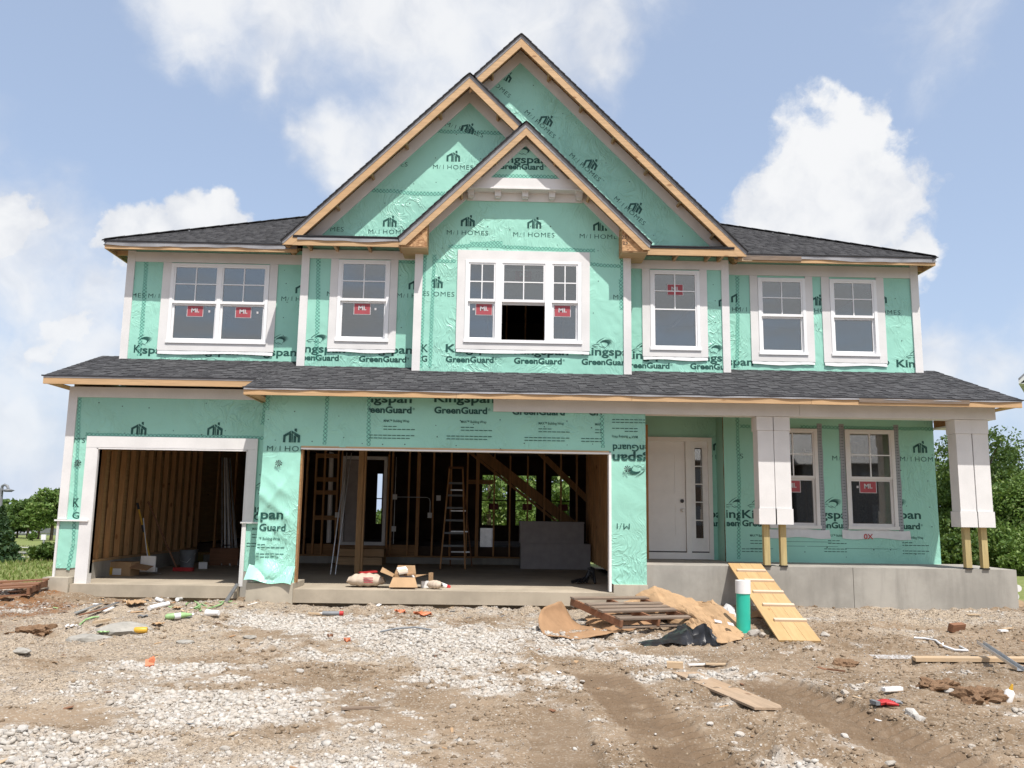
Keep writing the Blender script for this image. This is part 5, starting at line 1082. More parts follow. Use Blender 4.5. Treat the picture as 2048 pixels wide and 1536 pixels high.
part(MB().box(-6.7, -3.53, 6.53, 6.63, .302, .338).box(-2.45, 2.25, 6.53, 6.63, .302, .338).box(-6.7, 2.25, 6.53, 6.63, 2.75, 2.83), 'wall_plate', MT['studX']); part(MB().box(-4.3, -1.75, 6.64, 6.67, .30, .575), 'rim_board', MT['studX'])
for z in (2.60, 2.05, 1.75, 1.17): part(MB().box(-4.15, -3.66, 6.545, 6.60, z-.05, z+.05), 'blocking', MT['studX'])
for y in np.arange(.80, 6.5, .405): stud(-6.80, float(y), .462, math.pi/2).data = stl
part(MB().box(-6.884, -6.755, .72, 6.5, .421, .460), 'wall_plate', MT['pineY'])
for y in np.arange(.5, 6.5, .405): stud(2.19, float(y), .30, math.pi/2)
for x in np.arange(4.4, 7.5, .405): stud(float(x), 6.3, .55)
for y in np.arange(1.8, 6.4, .61): stud(2.7, float(y), .55, math.pi/2); stud(7.52, float(y), .55, math.pi/2)
part(MB().box(2.245, 2.260, .12, 6.5, .30, 2.9), 'side_panel', MT['ply'])
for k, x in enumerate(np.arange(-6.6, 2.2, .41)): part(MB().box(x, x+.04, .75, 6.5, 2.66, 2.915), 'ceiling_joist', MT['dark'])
pst = part(MB().box(-2.63, -2.53, 3.2, 3.30, .161, 2.66).box(-2.525, -2.485, 3.22, 3.31, .161, 2.66), 'temporary_post', MT['pineZ'])
for x in np.arange(-.6, 1.7, .405): stud(float(x), 4.4, 3.06, 0, 2.9)
# house door inside the garage, steps up to it
mb = MB(); sash_bars(mb, -3.53, -2.49, .56, 2.60, 6.52, 6.64, .075); IN = part(mb, 'garage_door_frame', MT['trim']); MB().box(-3.45, -2.98, 6.60, 6.64, .64, 2.51).build('door_leaf', MT['boxgrey'], IN)
for k in range(2): part(MB().box(-3.46, -2.44, 5.75+.28*k, 6.5, .161+.17*k, .325+.17*k), 'step', MT['pineX'])
mb = MB(); mb.tube([(-3.80, 6.66, .6), (-3.83, 6.66, 2.75)], .055, 12); part(mb, 'vent_pipe', MT['white'])
mb = MB(); mb.tube([(-2.29, 6.52, .60), (-2.29, 6.52, 2.6)], .009, 6); mb.tube([(-2.29, 6.515, 1.67), (-1.55, 6.515, 1.67), (-1.49, 6.515, 1.64), (-1.47, 6.515, 1.57), (-1.47, 6.515, 1.3)], .009, 6); CON = part(mb, 'electric_cable', MT['steel'])
for x, z in ((-2.29, 1.67), (-2.29, .94), (-1.47, 1.26), (-1.28, 1.66), (-3.6, 1.24)): MB().box(x-.05, x+.05, 6.47, 6.51, z-.06, z+.06).build('junction_box', MT['white'], CON)
for (a, b, w_) in (((-.60, 7.4, 2.98), (1.95, 7.4, 1.05), .24), ((-.85, 7.48, 2.98), (1.75, 7.48, .98), .06)): part(MB().bar((a[0], a[1], a[2]), (b[0], b[1], b[2]), .04, w_, (0, 0, 1)), 'stair_stringer', MT['stud'])
part(MB().bar((1.10, 7.6, 2.85), (2.4, 7.6, 1.6), .04, .14), 'stair_stringer', MT['stud'])
part(MB().box(-.30, 0, 6.75, 6.95, .36, .98), 'duct_chute', MT['steel'])
part(MB().box(-.62, -.02, 6.70, 6.74, 2.0, 2.1), 'blocking', MT['studX'])
# ------------------------------------------------------------------ surroundings
LEAF_A = foliage('leaves_deep', (.05, .10, .022), (.11, .18, .045), (.17, .23, .075))
LEAF_B = foliage('leaves_fresh', (.08, .15, .03), (.17, .26, .06), (.27, .34, .12))
NEEDLE = foliage('needles', (.03, .07, .03), (.07, .13, .055), (.10, .16, .07))
BARK = plain('bark', (.12, .09, .065), .9, .1, .3, 9, .5)
def leaf_cloud(pts, size, seed):
    r_ = np.random.default_rng(seed); N = len(pts); a = r_.normal(size=(N, 3)); a /= np.linalg.norm(a, axis=1)[:, None]; b = np.cross(a, r_.normal(size=(N, 3))); b /= np.linalg.norm(b, axis=1)[:, None]
    s_ = (size*r_.uniform(.6, 1.3, N))[:, None]; V = np.stack([pts+a*s_, pts+b*s_*.55, pts-a*s_, pts-b*s_*.55], 1).reshape(-1, 3); return V, np.arange(4*N).reshape(-1, 4)
def tree(name, label, cat, x, y, h, rad, n_, leaf, mat, seed, base=.22, group=None, z=None, trunk=True, clumps=34, fill=1.0):
    r_ = np.random.default_rng(seed); z0 = float(hgt(x, y)) if z is None else z
    root = empty(name, (x, y, z0)); tag(root, label, cat, group)
    cz, rz_ = h*(base+1)/2, h*(1-base)/2; cl = []
    while len(cl) < clumps:
        p = r_.uniform(-1, 1, 3)
        if np.linalg.norm(p) < 1: cl.append((p[0]*rad*.8*(1-.25*max(0, p[2])), p[1]*rad*.8, cz+p[2]*rz_*.84))
    cl = np.array(cl); k = r_.integers(0, clumps, n_); cr = r_.uniform(.16, .34, clumps)*rad
    d = r_.normal(size=(n_, 3)); d /= np.linalg.norm(d, axis=1)[:, None]; pts = cl[k]+d*(cr[k]*r_.uniform(.45, 1.08, n_)**.6)[:, None]*np.array((1.15, 1.15, .85))
    V, F = leaf_cloud(pts, leaf, seed+1); V[:, 2] = np.maximum(V[:, 2], .02)
    c = link('crown', np_mesh('crown', V, F), root); c.data.materials.append(mat); c['kind'] = 'stuff'
    if trunk:
        mb = MB(); r0 = .022*h+.02; mb.tube([(0, 0, -.1), (.03, 0, h*.25), (-.02, .03, h*.5), (0, 0, h*.82)], [r0*1.2, r0, r0*.7, r0*.2], 8)
        for i in range(6):
            q = cl[r_.integers(0, clumps)]; zz_ = h*r_.uniform(.25, .55); mb.tube([(0, 0, zz_), (q[0]*.5, q[1]*.5, (zz_+q[2])/2+.1), tuple(q)], [r0*.45, r0*.3, r0*.1], 6)
        mb.build('trunk', BARK, root)
    return root
# street beyond the lawn on the left
STY = [gp(80, p).y for p in (1117.5, 1114.5, 1111.5, 1110, 1102, 1100.5, 1096.5, 1093)]
asph = plain('asphalt', (.075, .078, .088), .9, .2, .2, 3, .3); curb = plain('pale_concrete', (.40, .385, .35), .9, .2, .1, 2, .2)
def strip(name, ya, yb, lift, mat, x0=-130, x1=-13):
    mb = MB(); k = 6
    for i in range(k):
        a, b = ya+(yb-ya)*i/k, ya+(yb-ya)*(i+1)/k; za, zb = float(hbase(x0, a))+lift, float(hbase(x0, b))+lift; mb.face([(x0, a, za), (x1, a, za), (x1, b, zb), (x0, b, zb)])
    o_ = part(mb, name, mat); o_.parent = None; o_['kind'] = 'structure'; return o_
strip('sidewalk', STY[0], STY[1], .03, curb); strip('kerb', STY[2], STY[3], .10, curb); strip('road', STY[3], STY[4], .02, asph); strip('kerb', STY[4], STY[5], .12, curb); strip('sidewalk', STY[6], STY[7], .03, curb)
def at3(px, py, Y): x, z = at(px, py, Y); return x, Y, z
for i, (px, pt, Y, wd, m2, lb) in enumerate(((6, 1006, 62, 2.1, LEAF_A, 'round dark green street tree at the far left beyond the road'), (40, 1012, 60, 1.6, LEAF_A, 'small round street tree, second from the left beyond the road'), (62, 997, 58, 1.7, LEAF_A, 'dark green street tree in the middle of the row beyond the road'), (84, 994, 54, 1.7, LEAF_B, 'bright green street tree beyond the road behind the white sign'), (112, 972, 48, 1.8, LEAF_B, 'tallest bright green tree beyond the road against the left house corner'))):
    x, _, zt = at3(px, pt, Y); z0 = float(hbase(x, Y)); tree('street_tree', lb, 'tree', x, Y, zt-z0, wd, 5200, .13, m2, 100+i, .20, 'street trees beyond the road', z0)
x, _, zt = at3(66, 1062, 45); tree('sapling', 'thin staked sapling on the far verge left of the white sign', 'tree', x, 45, zt+1.35, .35, 700, .07, LEAF_B, 120, .35, z=-1.32)
p = gp(-6, 1124); d = math.hypot(p.x, p.y+13.2); hs = 72*d/1680
root = empty('spruce', p); tag(root, 'young blue green spruce cut off by the left picture edge', 'tree'); r_ = np.random.default_rng(5); n_ = 6000
zz_ = hs*1.25*r_.random(n_)**1.4; rr = (1-zz_/(hs*1.25))*hs*.55*(.35+.65*r_.random(n_)**.5)*(1+.12*np.sin(zz_*22/hs)); an = r_.uniform(0, 6.28, n_)
V, F = leaf_cloud(np.stack([rr*np.cos(an), rr*np.sin(an), zz_+.03-.12*rr], 1), .055*hs, 6); c = link('crown', np_mesh('crown', V, F), root); c.data.materials.append(NEEDLE); c['kind'] = 'stuff'
mb = MB(); mb.tube([(0, 0, -.05), (0, 0, hs*1.2)], [.05, .01], 6); mb.build('trunk', BARK, root)
p = gp(95, 1122); tree('bush', 'loose leafy bush between the lawn and the left house corner', 'bush', p.x, p.y, 30*math.hypot(p.x, p.y+13.2)/1680, .55, 2600, .06, LEAF_A, 131, .05)
p = gp(85, 1108); d = math.hypot(p.x, p.y+13.2)/1680; t0 = empty('street_sign', p); tag(t0, 'small white sign on a thin post at the kerb', 'sign'); MB().tube([(0, 0, 0), (0, 0, 26*d)], .035, 6).build('post', MT['steel'], t0); MB().box(-4*d, 4*d, -.05, -.02, 24*d, 33*d).build('sign_plate', MT['white'], t0)
p = gp(-10, 1106); d = math.hypot(p.x, p.y+13.2)/1680; t0 = empty('street_lamp', p); tag(t0, 'grey street lamp with a curved arm at the left picture edge', 'street lamp'); MB().tube([(0, 0, 0), (0, 0, 108*d)], [.10, .06], 8).build('pole', MT['grey'], t0)
MB().tube([(0, 0, 107*d), (.5*d, 0, 112*d), (4*d, 0, 114*d), (9*d, 0, 112*d), (11*d, 0, 107*d)], .05, 6).build('arm', MT['grey'], t0); MB().tube([(11*d, 0, 107*d), (11*d, 0, 105*d), (11*d, 0, 102*d)], [.07, .22, .12], 8).build('lamp_head', MT['grey'], t0)
Yf = 72; x0, _, zt = at3(-30, 1076, Yf); x1, _, zb = at3(70, 1087, Yf); fr = empty('fence', (x0, Yf, zb-.3)); tag(fr, 'low dark fence behind the trees beyond the road', 'fence')
for k in range(10): MB().box((x1-x0)*k/9-.06, (x1-x0)*k/9+.06, -.05, .05, 0, zt-zb+.35).build('post', MT['dark'], fr)
for k in range(8): MB().box(0, x1-x0, -.02, .02, .08+k*(zt-zb+.3)/8, .05+(k+1)*(zt-zb+.3)/8-.03).build('board', MT['dark'], fr)
x0, _, zt = at3(4, 1066, 84); x1, _, zb = at3(62, 1090, 84); hb_ = empty('house', (x0, 84, zb-.5)); tag(hb_, 'low white building half hidden behind the trees and the dark fence', 'building')
MB().box(0, x1-x0, 0, 6, 0, zt-zb+.5).build('wall', MT['white'], hb_); mb = MB(); prismx(mb, [(-.4, zt-zb+.5), (3, zt-zb+1.3), (6.4, zt-zb+.5)], -.3, x1-x0+.3); mb.build('roof', MT['under'], hb_)
for k in range(3): MB().box(.4+k*.9, .9+k*.9, -.03, -.005, .6, 1.1).build('window', MT['dark'], hb_)
# trees behind and to the right
for i, (px, pt, Y, wd, n_, m2, lb) in enumerate(((1935, 838, 19, 2.4, 24000, LEAF_A, 'tall leafy tree showing between the wall end and the right porch columns'), (2062, 940, 16, 2.0, 16000, LEAF_B, 'lower bushy tree at the right picture edge beyond the columns'), (1885, 890, 24, 2.0, 11000, LEAF_A, 'dark tree half hidden behind the right house corner'), (2010, 880, 26, 2.8, 12000, LEAF_A, 'dark tree standing behind the leafy tree by the columns'))):
    x, _, zt = at3(px, pt, Y); z0 = float(hgt(x, Y)); tree('leafy_tree', lb, 'tree', x, Y, zt-z0, wd, n_, .068, m2, 150+i, .04, 'trees right of the porch', z0, clumps=60)
for i, (px, pt, Y, wd, lb) in enumerate(((1900, 1060, 11, .9, 'low shrub behind the porch slab left of the right posts'), (1985, 1040, 11.5, 1.1, 'bushy shrub behind the two right porch posts'), (2050, 1075, 10, .9, 'low shrub at the right picture edge beyond the slab'))):
    x, _, zt = at3(px, pt, Y); z0 = float(hgt(x, Y)); tree('shrub', lb, 'shrub', x, Y, zt-z0, wd, 5000, .06, LEAF_B if i else LEAF_A, 170+i, .0, 'shrubs beside the house', z0, False)
for i, (x, Y, h_, wd, lb) in enumerate(((-.2, 22, 4.6, 2.0, 'tree seen through the left rear window of the wide garage'), (2.2, 24, 5.0, 2.2, 'tree seen through the middle rear window of the wide garage'), (4.3, 22, 4.8, 2.0, 'tree seen through the right rear window of the wide garage'), (-5.2, 40, 3.2, 1.8, 'small tree low in the narrow rear door glass'))):
    tree('garden_tree', lb, 'tree', x, Y, h_, wd, 5000, .11, LEAF_B, 190+i, .05, 'trees behind the house', clumps=40)
# neighbour's roof corner at the right edge
x0, _, zt = at3(2037, 762, 24); hb_ = empty('house', (x0, 24, -.5), R(-36)); tag(hb_, 'neighbouring house showing only a white eave corner at the right picture edge', 'house')
mb = MB(); mb.box(.5, 10, .5, 12, 0, zt+.5); mb.prism([(.5, zt+.5), (10, zt+.5), (5.2, zt+5.0)], .5, 11.9); mb.build('wall', MT['boxgrey'], hb_); mb = MB(); mb.prism([(0, zt+.50), (5.2, zt+5.2), (10.4, zt+.50), (10.4, zt+.62), (5.2, zt+5.35), (0, zt+.62)], 0, 12.5); mb.build('roof', MT['under'], hb_)
mb = MB(); mb.prism([(0, zt+.38), (.05, zt+.38), (5.2, zt+5.05), (10.4, zt+.35), (10.4, zt+.50), (5.2, zt+5.2), (0, zt+.50)], -.04, -.005); mb.box(0, .5, 0, 12.4, zt+.36, zt+.40); mb.build('eave_trim', MT['white'], hb_)
for k in range(2): MB().box(2+k*4, 3.2+k*4, .46, .495, 1.2, 2.6).build('window', MT['dark'], hb_)
r_ = np.random.default_rng(77); n_ = 26000; xx = r_.uniform(-230, 230, n_); yy = 138+14*vnoise(xx*.02, xx*0, 3)+r_.normal(0, 3, n_); hh_ = np.clip(3.4+3.2*fbm(xx*.09, xx*0+2, 12, 4), 1.4, 6)*r_.random(n_)**.7
V, F = leaf_cloud(np.stack([xx, yy, hbase(xx, yy)+hh_], 1), .62, 78); o_ = link('distant_woods', np_mesh('distant_woods', V, F)); o_.data.materials.append(LEAF_A); tag(o_, 'far line of woods on the horizon', 'woods', kind='stuff')
# houses across the street, which the ground-floor panes mirror
for i, (x0, lb) in enumerate(((6, 'brown house across the street mirrored in the front door sidelight'), (22.5, 'grey house across the street mirrored in the porch windows'))):
    hb_ = empty('house', (x0, -46, -.6)); tag(hb_, lb, 'house'); MB().box(0, 15.5, -10, 0, 0, 6.2).build('wall', plain('siding_'+str(i), ((.16, .12, .09), (.15, .155, .16))[i], .8), hb_)
    mb = MB(); prismx(mb, [(.5, 6.0), (-5, 9.2), (-10.5, 6.0)], -.5, 15.5); mb.build('roof', MT['under'], hb_)
    for k in range(4):
        for z in (1.2, 4.0): MB().box(1.2+k*3.6, 2.6+k*3.6, .005, .05, z, z+1.4).build('window', MT['white'] if (k+i) % 2 else MT['grey'], hb_)

# ------------------------------------------------------------------ things on the site
def obj(name, label, cat, loc, rz=0.0, group=None): o_ = empty(name, loc, rz); return tag(o_, label, cat, group)
def solo(mb, name, mats, label, cat, loc, rz=0.0, group=None, rot=None):
    o_ = mb.build(name, mats, None, loc, rot or (0, 0, rz)); return tag(o_, label, cat, group)
MT['cleat'] = wood('bare_batten', (.72, .58, .44), 0, .82)
# ramp of three planks up to the porch
top, bot = Vector((3.94, .13, .60)), Vector((3.77, -2.66, float(hgt(3.77, -2.66))+.02))
t0 = obj('ramp', 'wooden ramp of three planks with cross cleats leaning on the porch slab', 'ramp', bot); dv = top-bot; L = dv.length; pit = math.asin(dv.z/L); t0.rotation_euler = (pit, 0, math.atan2(-dv.x, dv.y))
for k in range(3): MB().box(-.255+k*.171, -.087+k*.171, -.0, L, 0, .022).build('plank', MT['ply'], t0)
for k, f in enumerate((.13, .28, .44, .61, .79)): MB().box(-.20+.012*k, .23+.008*k, L*(1-f)-.032, L*(1-f)+.032, .0225, .05).build('cleat', MT['cleat'], t0)
p = gp(1487, 1262, -.02); t0 = obj('standpipe', 'upright teal pipe with a white cap standing in front of the ramp', 'pipe', p)
MB().tube([(0, 0, -.05), (.008, 0, .54)], .088, 24).build('pipe_body', MT['teal'], t0); MB().tube([(.007, 0, .49), (.008, 0, .655)], .097, 24).build('pipe_cap', MT['white'], t0)
# pallets
def pallet(name, label, loc, rot, w_, d, mat, blk, nb=5):
    t0 = obj(name, label, 'pallet', loc, 0, 'pallets'); t0.rotation_euler = rot
    for i in range(3): x = -w_/2+.02+i*(w_/2-.02); MB().box(x-.02, x+.02, -d/2, d/2, .018, .105).build('stringer', blk, t0)
    for i in range(nb): y = -d/2+.05+(0, .36, .52, .68, 1.0)[i*4//(nb-1)]*(d-.1); q = random.uniform(.046, .058); MB().obox((random.uniform(-.015, .02), y, .117), (w_/2+.02, random.uniform(-.012, .012), 0), (0, q, 0), (0, 0, .0115)).build('slat', mat, t0)
    for i in range(3): y = -d/2+.05+i*(d-.1)/2; MB().box(-w_/2, w_/2, y-.045, y+.045, .0, .017).build('slat', mat, t0)
    return t0
FL, FR_, BL = gp(1214, 1284), gp(1378, 1262), gp(1155, 1240)
c = (FR_+BL)/2; c.z = max(FL.z, FR_.z, BL.z)+.10; e = FR_-FL; pallet('pallet', 'weathered wooden pallet lying tilted on cardboard in front of the footing', c, (R(10), R(2), math.atan2(e.y, e.x)), e.length*.94, (BL-FL).length*.72, MT['oldwood'], MT['oldred'])
p = gp(8, 1196); pallet('pallet', 'brown wooden pallet on the clay cut off by the left picture edge', p+Vector((-.35, .25, .03)), (R(2), R(-3), R(14)), 1.3, 1.0, MT['oldred'], MT['oldred'], 4)
def grid_sheet(rows, th=.006, sub=4, crumple=0.0):
    """rows of (px, py, height above ground): a bent sheet through these points"""
    P = [[gp(a, b)+Vector((0, 0, h_)) for a, b, h_ in r_] for r_ in rows]; m1, m2 = len(P)-1, len(P[0])-1
    def fn(u, v):
        a, b = min(u*m1, m1-1e-6), min(v*m2, m2-1e-6); i, j = int(a), int(b); a -= i; b -= j
        q = P[i][j]*(1-a)*(1-b)+P[i+1][j]*a*(1-b)+P[i][j+1]*(1-a)*b+P[i+1][j+1]*a*b
        if crumple: q.z += crumple*(abs(float(vnoise(q.x*5+q.y*2, q.y*5, 17)))*2-.4+.6*float(vnoise(q.x*11, q.y*12-q.x*4, 19))); e = 1 if u in (0, 1) or v in (0, 1) else 0; q.x += e*crumple*1.6*float(vnoise(q.x*23, q.y*23, 21)); q.y += e*crumple*1.6*float(vnoise(q.x*19, q.y*27, 25))
        return q
    mb = MB(); mb.sheet(fn, m1*sub, m2*sub, 0, False, th); return mb
def world_sheet(rows, name, mat, label, cat, th=.006, sub=4, crumple=0.0):
    mb = grid_sheet(rows, th, sub, crumple); c = Vector((sum(v[0] for v in mb.v)/len(mb.v), sum(v[1] for v in mb.v)/len(mb.v), min(v[2] for v in mb.v))); mb.v = [(v[0]-c.x, v[1]-c.y, v[2]-c.z) for v in mb.v]
    return solo(mb, name, mat, label, cat, c)
world_sheet([[(1180, 1233, .05), (1215, 1228, .10), (1250, 1226, .16), (1290, 1226, .12)], [(1170, 1246, .03), (1210, 1242, .06), (1252, 1240, .09), (1300, 1240, .06)], [(1185, 1262, .01), (1222, 1266, .02), (1262, 1262, .03), (1310, 1256, .02)]], 'cardboard_sheet', MT['carddark'], 'crumpled dark cardboard trapped underneath the pallet', 'cardboard', .006, 6, .05)
big = world_sheet([[(1225, 1229, .10), (1262, 1226, .20), (1305, 1222, .36), (1348, 1222, .26), (1395, 1224, .14), (1425, 1228, .17), (1468, 1236, .04)],
             [(1250, 1236, .06), (1290, 1236, .10), (1325, 1238, .20), (1366, 1240, .19), (1405, 1243, .15), (1445, 1248, .18), (1480, 1254, .03)],
             [(1330, 1245, .04), (1350, 1246, .06), (1372, 1250, .12), (1396, 1260, .13), (1425, 1270, .11), (1455, 1275, .07), (1486, 1272, .02)],
             [(1375, 1262, .01), (1382, 1268, .01), (1390, 1276, .02), (1408, 1284, .02), (1436, 1288, .01), (1462, 1287, .01), (1484, 1280, .01)]], 'cardboard_sheet', MT['card'], 'large torn sheet of brown cardboard folded up behind the pallet', 'cardboard', .006, 7, .045)
mb = MB()
for px, py, a in ((1437, 1266, .05), (1462, 1272, .04)):
    p = gp(px, py)+Vector((0, 0, .14)); mb.obox(p-big.location, (a, .01, -.01), (.0, .03, .012), (0, 0, .002))
mb.build('carton_print', MT['labelwhite'], big)
c = gp(1150, 1268)
def curl(u, v):
    a = 2*math.pi*v; r = .60*u*(1+.10*math.sin(3*a+1)); x, y = r*math.cos(a)*.95, r*math.sin(a)*.85
    rise = sstep(.05, .62, -x*.8+y*.55)
    w_ = .05*float(vnoise(x*4+3, y*4, 31))+.03*abs(float(vnoise(x*9, y*8, 33))); rag = .06*float(vnoise(a*4, a*0+2, 35))*u**4
    return (x+.26*rise**3+rag, y-.05*rise**2+rag, .03+.34*rise+w_)
mb = MB(); mb.sheet(curl, 8, 40, 0, True, .006); solo(mb, 'cardboard_sheet', MT['carddark'], 'round piece of cardboard curling up at the left of the pallet', 'cardboard', c)
world_sheet([[(1282, 1288, 0.022), (1315, 1284, 0.029), (1340, 1276, 0.065), (1358, 1272, 0.122), (1372, 1270, 0.144), (1386, 1274, 0.086), (1396, 1274, 0.122), (1408, 1274, 0.158), (1418, 1276, 0.115), (1430, 1280, 0.036)], [(1276, 1290, 0.022), (1312, 1287, 0.043), (1342, 1282, 0.050), (1360, 1281, 0.086), (1374, 1280, 0.115), (1386, 1283, 0.050), (1398, 1283, 0.072), (1410, 1283, 0.108), (1422, 1284, 0.072), (1434, 1287, 0.022)],
             [(1290, 1293, 0.007), (1320, 1292, 0.014), (1346, 1291, 0.022), (1362, 1293, 0.022), (1374, 1293, 0.014), (1388, 1292, 0.007), (1400, 1292, 0.014), (1412, 1292, 0.007), (1426, 1293, 0.007), (1440, 1293, 0.007)]], 'plastic_sheet', MT['black'], 'crumpled black plastic sheet beside the pallet', 'plastic sheet', .004, 5, .03)
world_sheet([[(1440, 1222, .03), (1455, 1221, .10), (1472, 1222, .05)], [(1443, 1238, .02), (1458, 1240, .07), (1474, 1242, .03)]], 'torn_sack', MT['flash'], 'torn white sack between the cardboard and the teal pipe', 'sack', .003, 6, .04)
world_sheet([[(1505, 1228, .02), (1520, 1226, .05), (1535, 1232, .01)], [(1500, 1238, .01), (1516, 1240, .04), (1536, 1240, .01)]], 'cardboard_scrap', MT['carddark'], 'dark cardboard scrap in the shade under the ramp', 'cardboard', .004, 4)
# boards
def plank(name, label, p0, p1, w_, th, mat, jag=False, lift=.0):
    a, b = gp(*p0), gp(*p1); c = (a+b)/2; d = b-a; L = d.length; mb = MB()
    prof = [(-L/2, -w_/2), (L/2-.06*jag, -w_/2), (L/2, w_/2-.05*jag), (L/2-.10*jag, w_/2), (-L/2+.03*jag, w_/2)]
    k = len(prof); b0 = 0; mb.v = [(x, y, 0) for x, y in prof]+[(x, y, th) for x, y in prof]; mb.f = [tuple(range(k-1, -1, -1)), tuple(range(k, 2*k))]+[(i, (i+1) % k, k+(i+1) % k, k+i) for i in range(k)]; mb.mi = [0]*len(mb.f); mb.sm = [False]*len(mb.f)
    o_ = solo(mb, name, mat, label, 'board', c+Vector((0, 0, lift))); o_.rotation_euler = (0, -math.asin(max(-1, min(1, d.z/L))), math.atan2(d.y, d.x)); return o_
plank('board', 'rough strand board plank with a broken end lying in the right foreground', (1368, 1353), (1546, 1428), .27, .019, MT['oldpale'] if 'oldpale' in MT else MT['palewood'], True, .025)
plank('board', 'long pale plank lying on the soil at the right picture edge', (1828, 1327), (2085, 1329), .15, .04, MT['palewood'], False, .03)
a, b = gp(1962, 1316), gp(2042, 1345); d = b-a; mb = MB().box(-d.length/2, d.length/2, -.03, .03, 0, .004).box(-d.length/2, d.length/2, -.034, -.03, 0, .035).box(-d.length/2, d.length/2, .03, .034, 0, .035); o_ = solo(mb, 'metal_channel', MT['steel'], 'grey metal channel lying across the pale plank', 'metal strip', (a+b)/2+Vector((0, 0, .085))); o_.rotation_euler = (0, .05, math.atan2(d.y, d.x))
def block(name, label, cat, px, py, sx, sy, sz, mat, rz, group=None, lift=0, tilt=0.0): return solo(MB().box(-sx/2, sx/2, -sy/2, sy/2, 0, sz), name, mat, label, cat, gp(px, py, lift), rz, group, (tilt, 0, rz))
block('wood_block', 'short pine block left of the white stones in front of the broken plank', 'wood scrap', 1350, 1336, .17, .09, .06, MT['palewood'], -.2, 'wood scraps on the soil')
block('wood_strip', 'thin pale strip next to the pine block', 'wood scrap', 1402, 1334, .30, .03, .015, MT['white'], .25, 'wood scraps on the soil', .02)
block('wood_strip', 'split pale wood sliver right of the pine block', 'wood scrap', 1440, 1332, .30, .05, .015, MT['palewood'], -.1, 'wood scraps on the soil', .01)
block('wood_scrap', 'reddish wedge of wood on the gravel before the right slab', 'wood scrap', 1912, 1262, .28, .07, .10, MT['oldred'], .5, 'wood scraps on the soil', 0, .3)
block('wood_strip', 'small pale stick beside the white chip on the right gravel', 'wood scrap', 2015, 1262, .26, .05, .012, MT['palewood'], .6, 'wood scraps on the soil', .02)
block('wood_chip', 'flat tan chip near the right porch slab', 'wood scrap', 1946, 1232, .20, .08, .015, MT['palewood'], .1, 'wood scraps on the soil', .01)
block('white_chip', 'white plastic chip on the right gravel', 'scrap', 2006, 1266, .12, .06, .02, MT['white'], .2, None, .02)
block('trim_offcut', 'white trim offcut above the red glove', 'scrap', 1785, 1386, .20, .05, .03, MT['white'], .30, None, .02)
block('wood_offcut', 'pale wood offcut standing tilted by the rubbish at the left', 'wood scrap', 203, 1248, .06, .26, .03, MT['palewood'], -.25, 'wood scraps on the soil', .02)
plank('lath', 'thin flat lath half buried on the soil in the left foreground', (680, 1423), (758, 1420), .06, .015, MT['oldwood'], True, .015)
plank('lath', 'dark reddish stick on the soil left of the white stone', (1655, 1342), (1690, 1346), .02, .015, MT['oldred'], False, .01)
# small rubbish
p = gp(425, 1234); t0 = obj('paper_cup', 'white paper cup lying on its side on the gravel', 'cup', p+Vector((0, 0, .045)), -.25); MB().tube([(-.09, 0, 0), (.09, 0, .008)], [.045, .034], 14).build('cup_wall', MT['white'], t0); MB().tube([(-.094, 0, 0), (-.088, 0, 0)], .048, 14).build('rim', MT['white'], t0)
p = gp(357, 1240); t0 = obj('bottle', 'crushed green plastic bottle on the gravel left of the cup', 'bottle', p+Vector((0, 0, .045)), .55); MB().tube([(-.17, 0, 0), (-.14, 0, 0), (.06, .01, .01), (.12, .01, .01), (.165, .01, .01)], [.018, .040, .036, .024, .014], 12).build('bottle_body', MT['green'], t0); MB().tube([(.166, .01, .01), (.19, .01, .01)], .018, 10).build('bottle_cap', MT['white'], t0); MB().tube([(-.06, 0, 0), (.02, .005, .005)], .0405, 12, cap=False).build('bottle_label', MT['flash'], t0)
p = gp(281, 1268); t0 = obj('can', 'yellow drink can lying on the gravel below the rubbish', 'can', p+Vector((0, 0, .04)), .15); MB().tube([(-.075, 0, 0), (-.065, 0, 0), (.065, 0, 0), (.075, 0, 0)], [.028, .036, .036, .028], 14).build('can_body', MT['yellow'], t0)
p = gp(299, 1335); solo(MB().obox((0, 0, .04), (.04, .01, .006), (-.01, .022, .028), (0, -.006, .012)).obox((.02, .0, .07), (.022, 0, .012), (0, .008, .01), (-.008, 0, .02)), 'orange_rag', MT['orange'], 'orange scrap of plastic standing up on the left gravel', 'scrap', p)
for i, (px, py, lb) in enumerate(((800, 1226, 'orange rag strip at the far edge of the white stones'), (845, 1231, 'longer orange rag strip right of the first on the stones'), (694, 1284, 'small orange scrap on the white stones'), (660, 1276, 'reddish brick scrap left of the small orange scrap'))):
    s_ = (.11, .18, .055, .05)[i]; mb = MB(); mb.sheet(lambda u, v: ((u-.5)*s_*1.4, (v-.5)*s_*.35+.02*math.sin(u*9), .025+.025*math.sin(u*7+v*5)), 10, 3, 0, True, .004); solo(mb, 'orange_rag', MT['orange'] if i < 3 else MT['oldred'], lb, 'scrap', gp(px, py), -.2, 'orange scraps on the stones')
p = gp(664, 1232); t0 = obj('caulk_tube', 'grey sealant cartridge with a red end lying on the gravel before the garage slab', 'cartridge', p+Vector((0, 0, .035)), .05); MB().tube([(-.13, 0, 0), (.10, 0, 0)], .030, 14).build('tube_body', MT['grey'], t0); MB().tube([(.101, 0, 0), (.155, 0, 0)], .032, 14).build('tube_end', MT['red'], t0); MB().tube([(-.131, 0, 0), (-.20, 0, 0)], [.012, .004], 8).build('nozzle', MT['white'], t0)
plank('wood_strip', 'pale stick pointing at the sealant cartridge', (616, 1229), (640, 1231), .04, .02, MT['palewood'], False, .01)
